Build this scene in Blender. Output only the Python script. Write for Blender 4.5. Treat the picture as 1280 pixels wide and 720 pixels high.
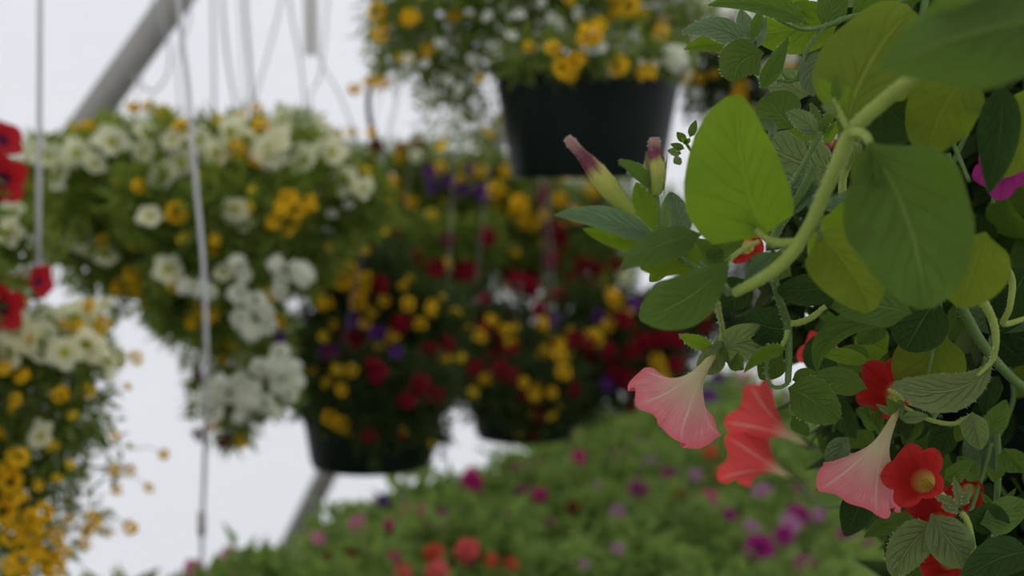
import bpy, bmesh, math, random
from mathutils import Vector, Matrix
for o in list(bpy.data.objects): bpy.data.objects.remove(o)
SC = bpy.context.scene
COL = SC.collection
R = random.Random(7)
rad = math.radians

# ------------------------------------------------------------ camera
CAMZ = 1.6
FPX = 1778.0
HORIZON = 230.0
pitch = math.atan((360 - HORIZON) / FPX)
cd = bpy.data.cameras.new('camera'); cam = bpy.data.objects.new('camera', cd); COL.objects.link(cam)
cam.location = (0, 0, CAMZ); cam.rotation_euler = (math.pi/2 - pitch, 0, 0)
cd.lens = 50; cd.sensor_width = 36; cd.clip_start = 0.02
cd.dof.use_dof = True; cd.dof.focus_distance = 0.71; cd.dof.aperture_fstop = 6.3
SC.camera = cam
# ------------------------------------------------------------ sky, exposure
w = bpy.data.worlds.new('overcast'); SC.world = w; w.use_nodes = True
bg = w.node_tree.nodes['Background']; bg.inputs[0].default_value = (0.94, 0.955, 1.0, 1); bg.inputs[1].default_value = 1.35
SC.view_settings.view_transform = 'Standard'; SC.view_settings.look = 'None'
SC.view_settings.exposure = 0.14; SC.view_settings.gamma = 1; SC.view_settings.use_curve_mapping = False

FW = Vector((0, math.cos(pitch), -math.sin(pitch))); UP = Vector((0, math.sin(pitch), math.cos(pitch))); RT = Vector((1, 0, 0))
CAM = Vector((0, 0, CAMZ))
def at(px, py, d): return CAM + FW*d + RT*((px-640)/FPX*d) - UP*((py-360)/FPX*d)
def on_plane(px, py, z):
    v = FW + RT*((px-640)/FPX) - UP*((py-360)/FPX)
    return CAM + v*((z-CAMZ)/v.z)
def project(p):
    v = p - CAM; d = v.dot(FW)
    return 640 + v.dot(RT)/d*FPX, 360 - v.dot(UP)/d*FPX, d

# ------------------------------------------------------------ materials
def newmat(name):
    m = bpy.data.materials.new(name); m.use_nodes = True
    nt = m.node_tree; nt.nodes.clear()
    out = nt.nodes.new('ShaderNodeOutputMaterial')
    return m, nt, out
def N(nt, t, **kw):
    n = nt.nodes.new(t)
    for k, v in kw.items():
        if k.startswith('i_'):
            n.inputs[k[2:].replace('_', ' ')].default_value = v
        else: setattr(n, k, v)
    return n
def rgb(c): return (c[0], c[1], c[2], 1)
def mixc(nt, fac, a, b, mode='MIX'):
    n = nt.nodes.new('ShaderNodeMix'); n.data_type = 'RGBA'; n.blend_type = mode
    for k, s in ((0, fac), (6, a), (7, b)):
        if hasattr(s, 'is_linked') or hasattr(s, 'links'): nt.links.new(s, n.inputs[k])
        elif isinstance(s, (int, float)): n.inputs[k].default_value = s
        else: n.inputs[k].default_value = rgb(s)
    return n.outputs[2]
def math_(nt, op, a, b=0.0, c=0.0):
    n = nt.nodes.new('ShaderNodeMath'); n.operation = op
    for k, s in enumerate((a, b, c)):
        if hasattr(s, 'links'): nt.links.new(s, n.inputs[k])
        else: n.inputs[k].default_value = s
    return n.outputs[0]
def ramp01(nt, v, lo, hi):
    n = nt.nodes.new('ShaderNodeMapRange'); nt.links.new(v, n.inputs[0]); n.inputs[1].default_value = lo; n.inputs[2].default_value = hi
    return n.outputs[0]

def thin(nt, out, col, trans_col, tf, rough=0.55, bump=None, spec=0.12):
    p = N(nt, 'ShaderNodeBsdfPrincipled'); p.inputs['Roughness'].default_value = rough
    p.inputs['Specular IOR Level'].default_value = spec
    t = N(nt, 'ShaderNodeBsdfTranslucent')
    m = N(nt, 'ShaderNodeMixShader'); m.inputs[0].default_value = tf
    for s, i in ((col, p.inputs['Base Color']), (trans_col, t.inputs['Color'])):
        if hasattr(s, 'links'): nt.links.new(s, i)
        else: i.default_value = rgb(s)
    if bump is not None:
        nt.links.new(bump, p.inputs['Normal'])
    nt.links.new(p.outputs[0], m.inputs[1]); nt.links.new(t.outputs[0], m.inputs[2]); nt.links.new(m.outputs[0], out.inputs[0])

def leaf_mat(name, c, tc, vein=0.35, tf=0.42, rough=0.5, bumpk=0.5, back=1.25, sp_=0.06):
    m, nt, out = newmat(name)
    uv = N(nt, 'ShaderNodeUVMap'); sp = N(nt, 'ShaderNodeSeparateXYZ'); nt.links.new(uv.outputs[0], sp.inputs[0])
    ax = math_(nt, 'ABSOLUTE', math_(nt, 'SUBTRACT', sp.outputs[0], 0.5))      # 0 .. .5
    ns = N(nt, 'ShaderNodeTexNoise', i_Scale=60.0, i_Detail=3.0)
    tc_ = N(nt, 'ShaderNodeTexCoord'); nt.links.new(tc_.outputs['Object'], ns.inputs['Vector'])
    # side veins
    ph = math_(nt, 'MULTIPLY', math_(nt, 'SUBTRACT', sp.outputs[1], math_(nt, 'MULTIPLY', math_(nt, 'POWER', ax, 0.8), 0.75)), 6.5)
    ph = math_(nt, 'ADD', ph, math_(nt, 'MULTIPLY', ns.outputs[0], 0.9))
    fr = math_(nt, 'ABSOLUTE', math_(nt, 'SUBTRACT', math_(nt, 'FRACT', ph), 0.5))
    sv = math_(nt, 'MULTIPLY', ramp01(nt, fr, 0.09, 0.0), ramp01(nt, ax, 0.46, 0.2))
    mv = ramp01(nt, ax, 0.045, 0.010)
    v = math_(nt, 'MAXIMUM', math_(nt, 'MULTIPLY', sv, 0.6), mv)
    # fine net
    vo = N(nt, 'ShaderNodeTexVoronoi', feature='DISTANCE_TO_EDGE'); vo.inputs['Scale'].default_value = 330
    nt.links.new(tc_.outputs['Object'], vo.inputs['Vector'])
    net = ramp01(nt, vo.outputs['Distance'], 0.12, 0.0)
    oi = N(nt, 'ShaderNodeObjectInfo')
    base = mixc(nt, ns.outputs[0], tuple(x*0.5 for x in c), tuple(x*1.5 for x in c))
    n2 = N(nt, 'ShaderNodeTexNoise', i_Scale=22.0, i_Detail=2.0); nt.links.new(tc_.outputs['Object'], n2.inputs['Vector'])
    base = mixc(nt, ramp01(nt, n2.outputs[0], .42, .62), base, tuple(x*.62 for x in c))  # broad dark blotches paint in the shade cast by other leaves
    base = mixc(nt, math_(nt, 'MULTIPLY', oi.outputs['Random'], 0.35), base, (c[0]*1.5, c[1]*1.1, c[2]*0.7))
    pale = (min(1, c[0]*2.4+0.05), min(1, c[1]*1.9+0.05), min(1, c[2]*2.0+0.02))
    vf = math_(nt, 'MULTIPLY', math_(nt, 'MAXIMUM', v, math_(nt, 'MULTIPLY', net, 0.22)), vein)
    base = mixc(nt, vf, base, pale)
    gm = N(nt, 'ShaderNodeNewGeometry')
    base2 = mixc(nt, math_(nt, 'MULTIPLY', gm.outputs['Backfacing'], 0.5), base, (c[0]*back+0.03, c[1]*back+0.035, c[2]*back+0.015))
    tcol = mixc(nt, vf, tc, tuple(x*0.6 for x in tc))
    tcol = mixc(nt, math_(nt, 'MULTIPLY', ns.outputs[0], 0.5), tcol, tuple(x*0.7 for x in tc))
    h = math_(nt, 'SUBTRACT', math_(nt, 'MULTIPLY', vo.outputs['Distance'], 0.25), math_(nt, 'MULTIPLY', v, 0.5))
    h = math_(nt, 'ADD', h, math_(nt, 'MULTIPLY', n2.outputs[0], 1.6))
    b = N(nt, 'ShaderNodeBump', i_Strength=min(1, bumpk*1.6), i_Distance=0.0035); nt.links.new(h, b.inputs['Height'])
    thin(nt, out, base2, tcol, tf, rough, b.outputs[0], sp_)
    return m

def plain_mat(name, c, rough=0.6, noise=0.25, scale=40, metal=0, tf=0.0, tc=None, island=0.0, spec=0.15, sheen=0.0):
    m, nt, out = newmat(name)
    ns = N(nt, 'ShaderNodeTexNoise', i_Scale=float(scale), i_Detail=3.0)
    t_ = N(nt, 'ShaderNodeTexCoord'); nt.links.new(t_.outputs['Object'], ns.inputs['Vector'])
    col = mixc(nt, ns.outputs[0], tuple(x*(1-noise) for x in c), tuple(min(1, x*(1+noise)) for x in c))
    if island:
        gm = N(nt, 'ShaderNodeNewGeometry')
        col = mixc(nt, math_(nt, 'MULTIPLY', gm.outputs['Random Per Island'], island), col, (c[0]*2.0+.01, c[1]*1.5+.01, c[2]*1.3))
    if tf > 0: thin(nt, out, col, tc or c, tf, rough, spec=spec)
    else:
        p = N(nt, 'ShaderNodeBsdfPrincipled'); p.inputs['Roughness'].default_value = rough; p.inputs['Metallic'].default_value = metal
        p.inputs['Specular IOR Level'].default_value = spec
        nt.links.new(col, p.inputs['Base Color']); nt.links.new(p.outputs[0], out.inputs[0])
    return m

LM = {
 'bright': leaf_mat('leaf_bright', (0.085, 0.175, 0.018), (0.27, 0.42, 0.015), 0.5, 0.5),
 'olive':  leaf_mat('leaf_olive', (0.090, 0.145, 0.018), (0.26, 0.35, 0.018), 0.5, 0.5),
 'mid':    leaf_mat('leaf_mid', (0.068, 0.130, 0.026), (0.13, 0.23, 0.015), 0.5, 0.42),
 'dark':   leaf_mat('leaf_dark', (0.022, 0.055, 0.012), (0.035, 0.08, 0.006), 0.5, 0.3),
 'blue':   leaf_mat('leaf_blue', (0.090, 0.155, 0.070), (0.08, 0.18, 0.02), 0.5, 0.3, 0.42, sp_=.2),
 'pale':   leaf_mat('leaf_pale', (0.14, 0.20, 0.085), (0.20, 0.31, 0.05), 0.65, 0.45, 0.55, 1.0, sp_=.12),
}
M_stem = plain_mat('stem_green', (0.24, 0.31, 0.06), 0.5, 0.2, 60, tf=0.2, tc=(0.32, 0.4, 0.05))
M_stem_d = plain_mat('stem_dark', (0.075, 0.135, 0.03), 0.5, 0.25, 60)
M_hair = plain_mat('hair', (0.62, 0.68, 0.50), 0.6, 0.05, 10, tf=0.4, tc=(0.6, 0.65, 0.5))
M_pot = plain_mat('pot_plastic', (0.004, 0.009, 0.006), 0.42, 0.2, 20, spec=0.08)
M_soil = plain_mat('soil', (0.03, 0.02, 0.013), 0.9, 0.5, 90)
M_wire = plain_mat('wire_metal', (0.36, 0.36, 0.37), 0.45, 0.1, 30, metal=0.3)
M_tube = plain_mat('tube_plastic', (0.62, 0.61, 0.60), 0.5, 0.05, 20, tf=0.3, tc=(.6, .6, .6))
M_pipe = plain_mat('galvanised_pipe', (0.27, 0.26, 0.235), 0.5, 0.25, 14, metal=0.4)
M_black = plain_mat('black_plastic', (0.02, 0.022, 0.025), 0.4, 0.1, 30)
M_wood = plain_mat('bench_wood', (0.22, 0.19, 0.15), 0.8, 0.3, 18)
M_white = plain_mat('white_plastic', (0.7, 0.68, 0.66), 0.5, 0.04, 10, tf=0.3, tc=(.75, .72, .7))
FOL = {
 'green': plain_mat('foliage_green', (0.105, 0.175, 0.035), 0.6, 0.3, 9, tf=0.45, tc=(0.27, 0.36, 0.035), island=0.55),
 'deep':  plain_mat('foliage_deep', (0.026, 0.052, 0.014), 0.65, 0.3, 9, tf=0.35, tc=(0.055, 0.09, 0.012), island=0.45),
 'lime':  plain_mat('foliage_lit_top', (0.10, 0.17, 0.025), 0.6, 0.3, 9, tf=0.45, tc=(0.36, 0.44, 0.06), island=0.55),  # strong light on the upper foliage, put into a yellower colour
 'bench': plain_mat('foliage_bench', (0.115, 0.20, 0.05), 0.6, 0.45, 12, tf=0.35, tc=(0.34, 0.5, 0.09), island=0.65),
}
def pet(name, c, tc=None, tf=0.4): return plain_mat(name, c, 0.6, 0.10, 70, tf=tf, tc=tc or c, spec=0.2)
PM = {
 'yellow': pet('petal_yellow', (0.88, 0.60, 0.02), (0.92, 0.62, 0.02)),
 'orange': pet('petal_orange', (0.70, 0.35, 0.01)),
 'cream':  pet('petal_cream', (0.84, 0.84, 0.58), (0.93, 0.93, 0.60), 0.6),
 'white':  pet('petal_white', (0.80, 0.82, 0.72), (0.86, 0.88, 0.74), 0.5),
 'red':    pet('petal_red', (0.42, 0.012, 0.018), (0.5, 0.012, 0.014)),
 'crimson': pet('petal_crimson', (0.26, 0.006, 0.02), (0.34, 0.006, 0.015)),
 'maroon': pet('petal_maroon', (0.12, 0.006, 0.03), (0.2, 0.006, 0.03)),
 'magenta': pet('petal_magenta', (0.52, 0.015, 0.17), (0.65, 0.015, 0.2)),
 'purple': pet('petal_purple', (0.09, 0.018, 0.16), (0.14, 0.02, 0.25)),
 'plum': pet('petal_plum', (0.26, 0.012, 0.14), (0.35, 0.012, 0.18)),
 'lilac':  pet('petal_lilac', (0.40, 0.19, 0.31)),
 'pink':   pet('petal_pink', (0.66, 0.16, 0.36)),
 'coral':  pet('petal_coral', (0.88, 0.18, 0.20), (0.95, 0.22, 0.22)),
 'salmon': pet('petal_salmon', (0.78, 0.13, 0.06)),
 'lime':   pet('throat_lime', (0.50, 0.50, 0.05)),
 'dark':   pet('throat_dark', (0.10, 0.01, 0.06)),
}

# ------------------------------------------------------------ object helpers
def link(o, parent=None):
    COL.objects.link(o)
    if parent is not None: o.parent = parent
    return o
def mesh_obj(name, verts, faces, mat, parent=None, smooth=True, uvs=None, origin=None, stuff=False):
    """verts are world positions; object placed at origin"""
    og = Vector(origin) if origin is not None else Vector((0, 0, 0))
    me = bpy.data.meshes.new(name); me.from_pydata([tuple(Vector(v)-og) for v in verts], [], faces)
    if smooth: me.polygons.foreach_set('use_smooth', [True]*len(me.polygons))
    if uvs is not None:
        ul = me.uv_layers.new(name='UVMap'); buf = []
        for p in me.polygons:
            for vi in p.vertices: buf.extend(uvs[vi])
        ul.data.foreach_set('uv', buf)
    me.materials.append(mat)
    o = bpy.data.objects.new(name, me); link(o)
    if parent is not None:
        o.parent = parent; o.location = og - Vector(parent.location)
    else: o.location = og
    if stuff: o['kind'] = 'stuff'
    return o
def sub(o, parent):       # parent an already placed child of a part
    o.parent = parent
    o.matrix_parent_inverse = Matrix.Identity(4)
def thing(name, label, cat, loc, group=None):
    o = bpy.data.objects.new(name, None); o.location = loc; o.empty_display_size = 0.05; COL.objects.link(o)
    o['label'] = label; o['category'] = cat
    if group: o['group'] = group
    return o
def tag(o, label, cat, group=None):
    o['label'] = label; o['category'] = cat
    if group: o['group'] = group
    return o
def structure(o): o['kind'] = 'structure'; return o

def catmull(pts, n=8):
    P = [pts[0]] + list(pts) + [pts[-1]]; out = []
    for i in range(1, len(P)-2):
        p0, p1, p2, p3 = P[i-1], P[i], P[i+1], P[i+2]
        for k in range(n):
            t = k/n
            out.append(tuple(0.5*((2*p1[j]) + (-p0[j]+p2[j])*t + (2*p0[j]-5*p1[j]+4*p2[j]-p3[j])*t*t + (-p0[j]+3*p1[j]-3*p2[j]+p3[j])*t**3) for j in range(len(p1))))
    out.append(tuple(pts[-1])); return out
def tube_data(path, sides=8, cap=True):
    """path list of (x,y,z,r)"""
    vs, fs = [], []; prev = None
    for i, p in enumerate(path):
        a = Vector(path[max(0, i-1)][:3]); b = Vector(path[min(len(path)-1, i+1)][:3]); t = (b-a)
        t = t.normalized() if t.length > 1e-9 else Vector((0, 0, 1))
        if prev is None:
            n = t.orthogonal().normalized()
        else:
            n = (prev - t*prev.dot(t)).normalized()
        prev = n; bn = t.cross(n)
        for k in range(sides):
            a_ = 2*math.pi*k/sides
            vs.append(Vector(p[:3]) + (n*math.cos(a_) + bn*math.sin(a_))*p[3])
    for i in range(len(path)-1):
        for k in range(sides):
            k2 = (k+1) % sides
            fs.append((i*sides+k, i*sides+k2, (i+1)*sides+k2, (i+1)*sides+k))
    if cap:
        fs.append(tuple(range(sides-1, -1, -1))); n0 = (len(path)-1)*sides; fs.append(tuple(n0+k for k in range(sides)))
    return vs, fs
def hair_obj(seeds, parent, length=0.0013, width=0.00008):
    """seeds: (position, direction)"""
    vs, fs = [], []
    for p, d in seeds:
        d = (d + Vector((R.gauss(0, .25), R.gauss(0, .25), R.gauss(0, .25)))).normalized()
        s = d.cross(FW); s = s.normalized()*width if s.length > 1e-6 else Vector((width, 0, 0))
        L = length*R.uniform(.5, 1.2); i = len(vs)
        vs += [p-s, p+s, p+d*L*.6+s*.5+Vector((0, 0, -L*.05)), p+d*L+Vector((0, 0, -L*.15)), p+d*L*.6-s*.5]
        fs.append((i, i+1, i+2, i+3, i+4))
    og = Vector(parent.location)
    root = parent.parent
    w0 = og + (Vector(root.location) if root else Vector((0, 0, 0)))
    me = bpy.data.meshes.new('hairs'); me.from_pydata([tuple(v-w0) for v in vs], [], fs); me.materials.append(M_hair)
    o = bpy.data.objects.new('hairs', me); link(o); o.parent = parent; o['kind'] = 'stuff'
    return o
def stem(parent, pts, mat=None, hairs=0, name='stem', sides=10):
    """pts: (px,py,d,width_px)"""
    path = []
    for (px, py, d, wd) in catmull(pts, 7):
        p = at(px, py, d); path.append((p.x, p.y, p.z, wd/2/FPX*d))
    vs, fs = tube_data(path, sides)
    o = mesh_obj(name, vs, fs, mat or M_stem, parent, origin=path[0][:3])
    if hairs:
        seeds = []
        for _ in range(hairs):
            i = R.randrange(len(path)-1); k = R.randrange(sides); a = vs[i*sides+k].lerp(vs[(i+1)*sides+k], R.random())
            c = Vector(path[i][:3]).lerp(Vector(path[i+1][:3]), .5)
            dd = vs[i*sides+k]-Vector(path[i][:3]); seeds.append((a, dd.normalized()))
        hair_obj(seeds, o)
    return o

# ------------------------------------------------------------ leaves
def wprof(s, shape):
    if shape == 'round': w_ = math.sin(math.pi*s**0.92)**0.58
    elif shape == 'spade': w_ = math.sin(math.pi*s**0.66)**0.5
    elif shape == 'long': w_ = math.sin(math.pi*s**0.85)**0.85
    elif shape == 'spoon': w_ = math.sin(math.pi*s**1.35)**0.75
    else: w_ = math.sin(math.pi*s**0.8)**0.72                # ovate, widest near base
    k = min(1, s/(0.12 if shape == 'spade' else 0.2)); k = k*k*(3-2*k)
    return max(0.02, w_*(0.25+0.75*k))
def leaf_data(P0, P1, P2, width, roll, shape='ovate', fold=0.2, cup=0.0, wave=0.06, tipcurl=0.0, seed=0, nu=16, nv=6, quilt=0.0, asym=0.0):
    rr = random.Random(seed)
    vs, uvs, fs = [], [], []
    ph = rr.uniform(0, 6); ph2 = rr.uniform(0, 6)
    L = (P2-P0).length
    for i in range(nu+1):
        s = i/nu; ss = s
        P = P0*(1-s)**2 + P1*2*s*(1-s) + P2*s*s
        T = ((P1-P0)*2*(1-s) + (P2-P1)*2*s)
        T = T.normalized() if T.length > 1e-9 else (P2-P0).normalized()
        view = (CAM-P).normalized()
        side = T.cross(view)
        side = side.normalized() if side.length > 0.05 else T.orthogonal().normalized()
        side = (Matrix.Rotation(roll, 3, T) @ side).normalized()
        nrm = side.cross(T).normalized()     # faces camera for roll 0
        hw = width/2*wprof(max(0.0, min(1, s*0.985+0.004)), shape)
        for j in range(-nv, nv+1):
            x = j/nv
            h = abs(x)*hw*math.sin(fold) + cup*x*x*hw + wave*hw*math.sin(ss*9+ph+(2 if x > 0 else 0))*abs(x)**1.5 + wave*.6*hw*math.sin(ss*17+ph2)*abs(x)**2
            h -= tipcurl*L*max(0, s-.55)**2
            if quilt: h += quilt*hw*abs(math.sin(math.pi*5.2*(ss-.38*abs(x))))*(1-abs(x)**3)*min(1, abs(x)*5)
            hwj = hw*(1+asym*(1 if x > 0 else -1))
            vs.append(P + side*(x*hwj*math.cos(fold)) + nrm*h)
            uvs.append((0.5+0.5*x, s))
    m = 2*nv+1
    for i in range(nu):
        for j in range(2*nv):
            a = i*m+j; fs.append((a, a+1, a+m+1, a+m))
    return vs, fs, uvs
def leaf(parent, b, t, wpx, mat='mid', roll=0, bend=(0, 0, 0), hairs=0, label=None, **kw):
    """b,t: (px,py,d) ; bend moves the middle control point (px,py,depth)"""
    P0, P2 = at(*b), at(*t)
    mid = ((b[0]+t[0])/2+bend[0]*2, (b[1]+t[1])/2+bend[1]*2, (b[2]+t[2])/2+bend[2]*2)
    P1 = at(*mid)
    width = wpx/FPX*(b[2]+t[2])/2/max(.4, math.cos(rad(roll)))
    nu = 18; nv = 6
    vs, fs, uvs = leaf_data(P0, P1, P2, width, rad(roll), seed=R.random(), nu=nu, nv=nv, **kw)
    o = mesh_obj('leaf', vs, fs, LM[mat], parent, uvs=uvs, origin=P0)
    if label: o['label'] = label
    if hairs:
        seeds = []; m = 2*nv+1
        for _ in range(hairs):
            i = R.randrange(1, nu); e = R.choice((0, m-1)); p = vs[i*m+e].lerp(vs[(i+1)*m+e], R.random())
            seeds.append((p, (vs[i*m+e]-vs[i*m+nv]).normalized()))
        hair_obj(seeds, o, 0.0012)
    return o

# ------------------------------------------------------------ petunia flowers (foreground)
def petunia_mat(name, inner, outer, tip, th=.80, tl=.42):
    m, nt, out = newmat(name)
    uv = N(nt, 'ShaderNodeUVMap'); sp = N(nt, 'ShaderNodeSeparateXYZ'); nt.links.new(uv.outputs[0], sp.inputs[0])
    gm = N(nt, 'ShaderNodeNewGeometry')
    f5 = math_(nt, 'FRACT', math_(nt, 'MULTIPLY', sp.outputs[0], 5.0))
    dl = math_(nt, 'ABSOLUTE', math_(nt, 'SUBTRACT', f5, 0.5))
    rib = math_(nt, 'MULTIPLY', ramp01(nt, dl, 0.045, 0.012), ramp01(nt, sp.outputs[1], 0.98, 0.7))
    fine = N(nt, 'ShaderNodeTexNoise', i_Scale=1.0, i_Detail=2.0)
    mp = N(nt, 'ShaderNodeMapping'); mp.inputs['Scale'].default_value = (130, 5, 1); nt.links.new(uv.outputs[0], mp.inputs[0]); nt.links.new(mp.outputs[0], fine.inputs['Vector'])
    tube_f = ramp01(nt, sp.outputs[1], th, tl)
    green_f = ramp01(nt, sp.outputs[1], 0.35, 0.02)
    oc = mixc(nt, fine.outputs[0], tuple(x*.66 for x in outer), tuple(min(1, x*1.3) for x in outer))
    oc = mixc(nt, math_(nt, 'MULTIPLY', ramp01(nt, sp.outputs[1], 0.86, 1.0), 0.7), oc, tip)
    oc = mixc(nt, tube_f, oc, (0.56, 0.50, 0.30)); oc = mixc(nt, math_(nt, 'MULTIPLY', rib, 0.8), oc, (0.66, 0.55, 0.40))
    oc = mixc(nt, green_f, oc, (0.42, 0.47, 0.14))
    ic = mixc(nt, fine.outputs[0], tuple(x*.8 for x in inner), tuple(min(1, x*1.15) for x in inner))
    ic = mixc(nt, math_(nt, 'MULTIPLY', ramp01(nt, dl, 0.05, 0.0), 0.45), ic, tuple(x*.4 for x in inner))
    ic = mixc(nt, ramp01(nt, sp.outputs[1], 0.62, 0.5), ic, (0.62, 0.42, 0.10))
    col = mixc(nt, gm.outputs['Backfacing'], oc, ic)
    b = N(nt, 'ShaderNodeBump', i_Strength=0.35, i_Distance=0.0008); nt.links.new(fine.outputs[0], b.inputs['Height'])
    thin(nt, out, col, col, 0.45, 0.6, b.outputs[0], 0.2)
    return m
M_pet_pink = petunia_mat('petunia_pink', (0.50, 0.05, 0.06), (0.66, 0.23, 0.24), (0.66, 0.10, 0.13))
M_pet_coral = petunia_mat('petunia_coral', (0.80, 0.05, 0.05), (0.84, 0.10, 0.09), (0.85, 0.07, 0.06), .5, .25)
M_pet_red = petunia_mat('petunia_red', (0.40, 0.018, 0.014), (0.6, 0.08, 0.06), (0.74, 0.03, 0.02))
M_pet_mag = petunia_mat('petunia_magenta', (0.30, 0.02, 0.15), (0.32, 0.05, 0.17), (0.30, 0.02, 0.15))
PROF = [(0, .055), (.08, .06), (.2, .07), (.35, .095), (.5, .135), (.62, .18), (.72, .25), (.80, .36), (.87, .50), (.93, .66), (.97, .80), (.985, .91), (.98, 1.0)]
def trumpet(Rr, L, seed=0, nth=60, lobe=.16, ruffle=.09, prof=PROF, droop=0.0):
    rr = random.Random(seed); vs, fs, uvs = [], [], []
    a5 = [rr.uniform(-.12, .12) for _ in range(5)]; b5 = [rr.uniform(-1, 1) for _ in range(5)]
    n = len(prof)
    for i, (z, r) in enumerate(prof):
        for k in range(nth+1):
            u = k/nth; th = 2*math.pi*u
            li = int(u*5) % 5; ph = (u*5) % 1.0
            dl = abs(ph-.5)*2                         # 0 at the lobe's middle, 1 at the notch
            wgt = max(0, (r-.3)/.7)
            rn = r*(1 - lobe*wgt*dl**2.4 + .05*wgt*(1-dl)**4) * (1+a5[li]*wgt*(1-dl**2))
            zz = z*L + wgt**2*Rr*(ruffle*math.cos(th*5+.4)*-1 + ruffle*.8*math.sin(th*7+b5[0]*3) + .22*b5[li]*(1-dl**2)) - droop*Rr*wgt**2
            # pleat towards notches
            zz += Rr*.10*wgt*dl**3
            vs.append(Vector((rn*Rr*math.cos(th), rn*Rr*math.sin(th), zz))); uvs.append((u, i/(n-1)))
    for i in range(n-1):
        for k in range(nth):
            a = i*(nth+1)+k; fs.append((a, a+1, a+nth+2, a+nth+1))
    return vs, fs, uvs
def frame_from(axis, spin):
    q = Vector(axis).normalized().to_track_quat('Z', 'Y').to_matrix()
    return q @ Matrix.Rotation(spin, 3, 'Z')
PROFD = [(0, .055), (.12, .06), (.28, .08), (.44, .10), (.58, .13), (.68, .16), (.76, .22), (.82, .32), (.88, .46), (.92, .6), (.95, .75), (.97, .88), (.97, 1.0)]
PROFC = [(0, .055), (.1, .06), (.22, .075), (.34, .10), (.45, .135), (.53, .18), (.61, .25), (.69, .35), (.77, .47), (.84, .60), (.90, .74), (.95, .87), (.99, 1.0)]
def petunia(parent, base, centre, rpx, mat, spin=0, seed=1, ruffle=.09, lobe=.16, droop=0, calyx=True, hairs=60, name='flower', prof=PROF, cal_len=1.0, pulls=()):
    B, C = at(*base), at(*centre); ax = C-B; L = ax.length; Rr = rpx/FPX*centre[2]
    M3 = frame_from(ax, rad(spin))
    vs, fs, uvs = trumpet(Rr, L, seed, ruffle=ruffle, lobe=lobe, droop=droop, prof=prof)
    wg = [max(0, (math.hypot(v.x, v.y)/Rr-.3)/.7) for v in vs]
    vs = [B + M3 @ v for v in vs]
    for (qx, qy, am) in pulls:
        T = at(qx, qy, centre[2]); e = [v for v in vs]
        near = min(e, key=lambda v: (v-T).length)
        vs = [v + (T-near)*am*math.exp(-((v-near).length/(.42*Rr))**2)*min(1, g) for v, g in zip(vs, wg)]
    o = mesh_obj(name, vs, fs, mat, parent, uvs=uvs, origin=B)
    og = B
    def child(nm, v2, f2, m2, uv2=None):
        c = mesh_obj(nm, [B + M3 @ v for v in v2], f2, m2, None, uvs=uv2, origin=B)
        c.parent = o; c.location = (0, 0, 0); return c
    # stamens
    v2, f2 = [], []
    for k in range(5):
        a = 2*math.pi*k/5; p = [(math.cos(a)*Rr*.03*q, math.sin(a)*Rr*.03*q, L*(.3+.12*q), Rr*.012) for q in range(5)]
        v_, f_ = tube_data(p, 5); n0 = len(v2); v2 += v_; f2 += [tuple(i+n0 for i in f) for f in f_]
        c = Vector(p[-1][:3]); n0 = len(v2)
        v2 += [c+Vector(d)*Rr*.04 for d in ((1,0,0),(0,1,0),(-1,0,0),(0,-1,0),(0,0,1.3),(0,0,-1.3))]
        f2 += [tuple(n0+i for i in f) for f in ((0,1,4),(1,2,4),(2,3,4),(3,0,4),(1,0,5),(2,1,5),(3,2,5),(0,3,5))]
    child('stamen', v2, f2, PM['lime'])
    if calyx:
        v2, f2, u2 = [], [], []
        for k in range(5):
            a = 2*math.pi*(k+.3)/5; out_ = Vector((math.cos(a), math.sin(a), 0)); sd = Vector((-math.sin(a), math.cos(a), 0)); n0 = len(v2)
            LL = L*.3*cal_len*R.uniform(.8, 1.15)
            for i in range(6):
                s = i/5; rr = Rr*(.065 + .02*s + .16*s*s); wd = Rr*.10*math.sin(math.pi*(.18+.8*s))
                for x in (-1, 0, 1):
                    v2.append(out_*(rr - abs(x)*Rr*.01) + sd*(x*wd*.7) + Vector((0, 0, -L*.02+LL*s))); u2.append((.5+.5*x, s))
            for i in range(5):
                for j in range(2):
                    q = n0+i*3+j; f2.append((q, q+1, q+4, q+3))
        child('calyx', v2, f2, LM['pale'], u2)
    if hairs:
        seeds = []
        for _ in range(hairs):
            i = R.randrange(0, 5)*61+R.randrange(60); p = vs[i].lerp(vs[i+61], R.random()); c = B + ax*(PROF[i//61][0])
            seeds.append((p, (p-c).normalized()))
        hair_obj(seeds, o, .0011)
    return o

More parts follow.
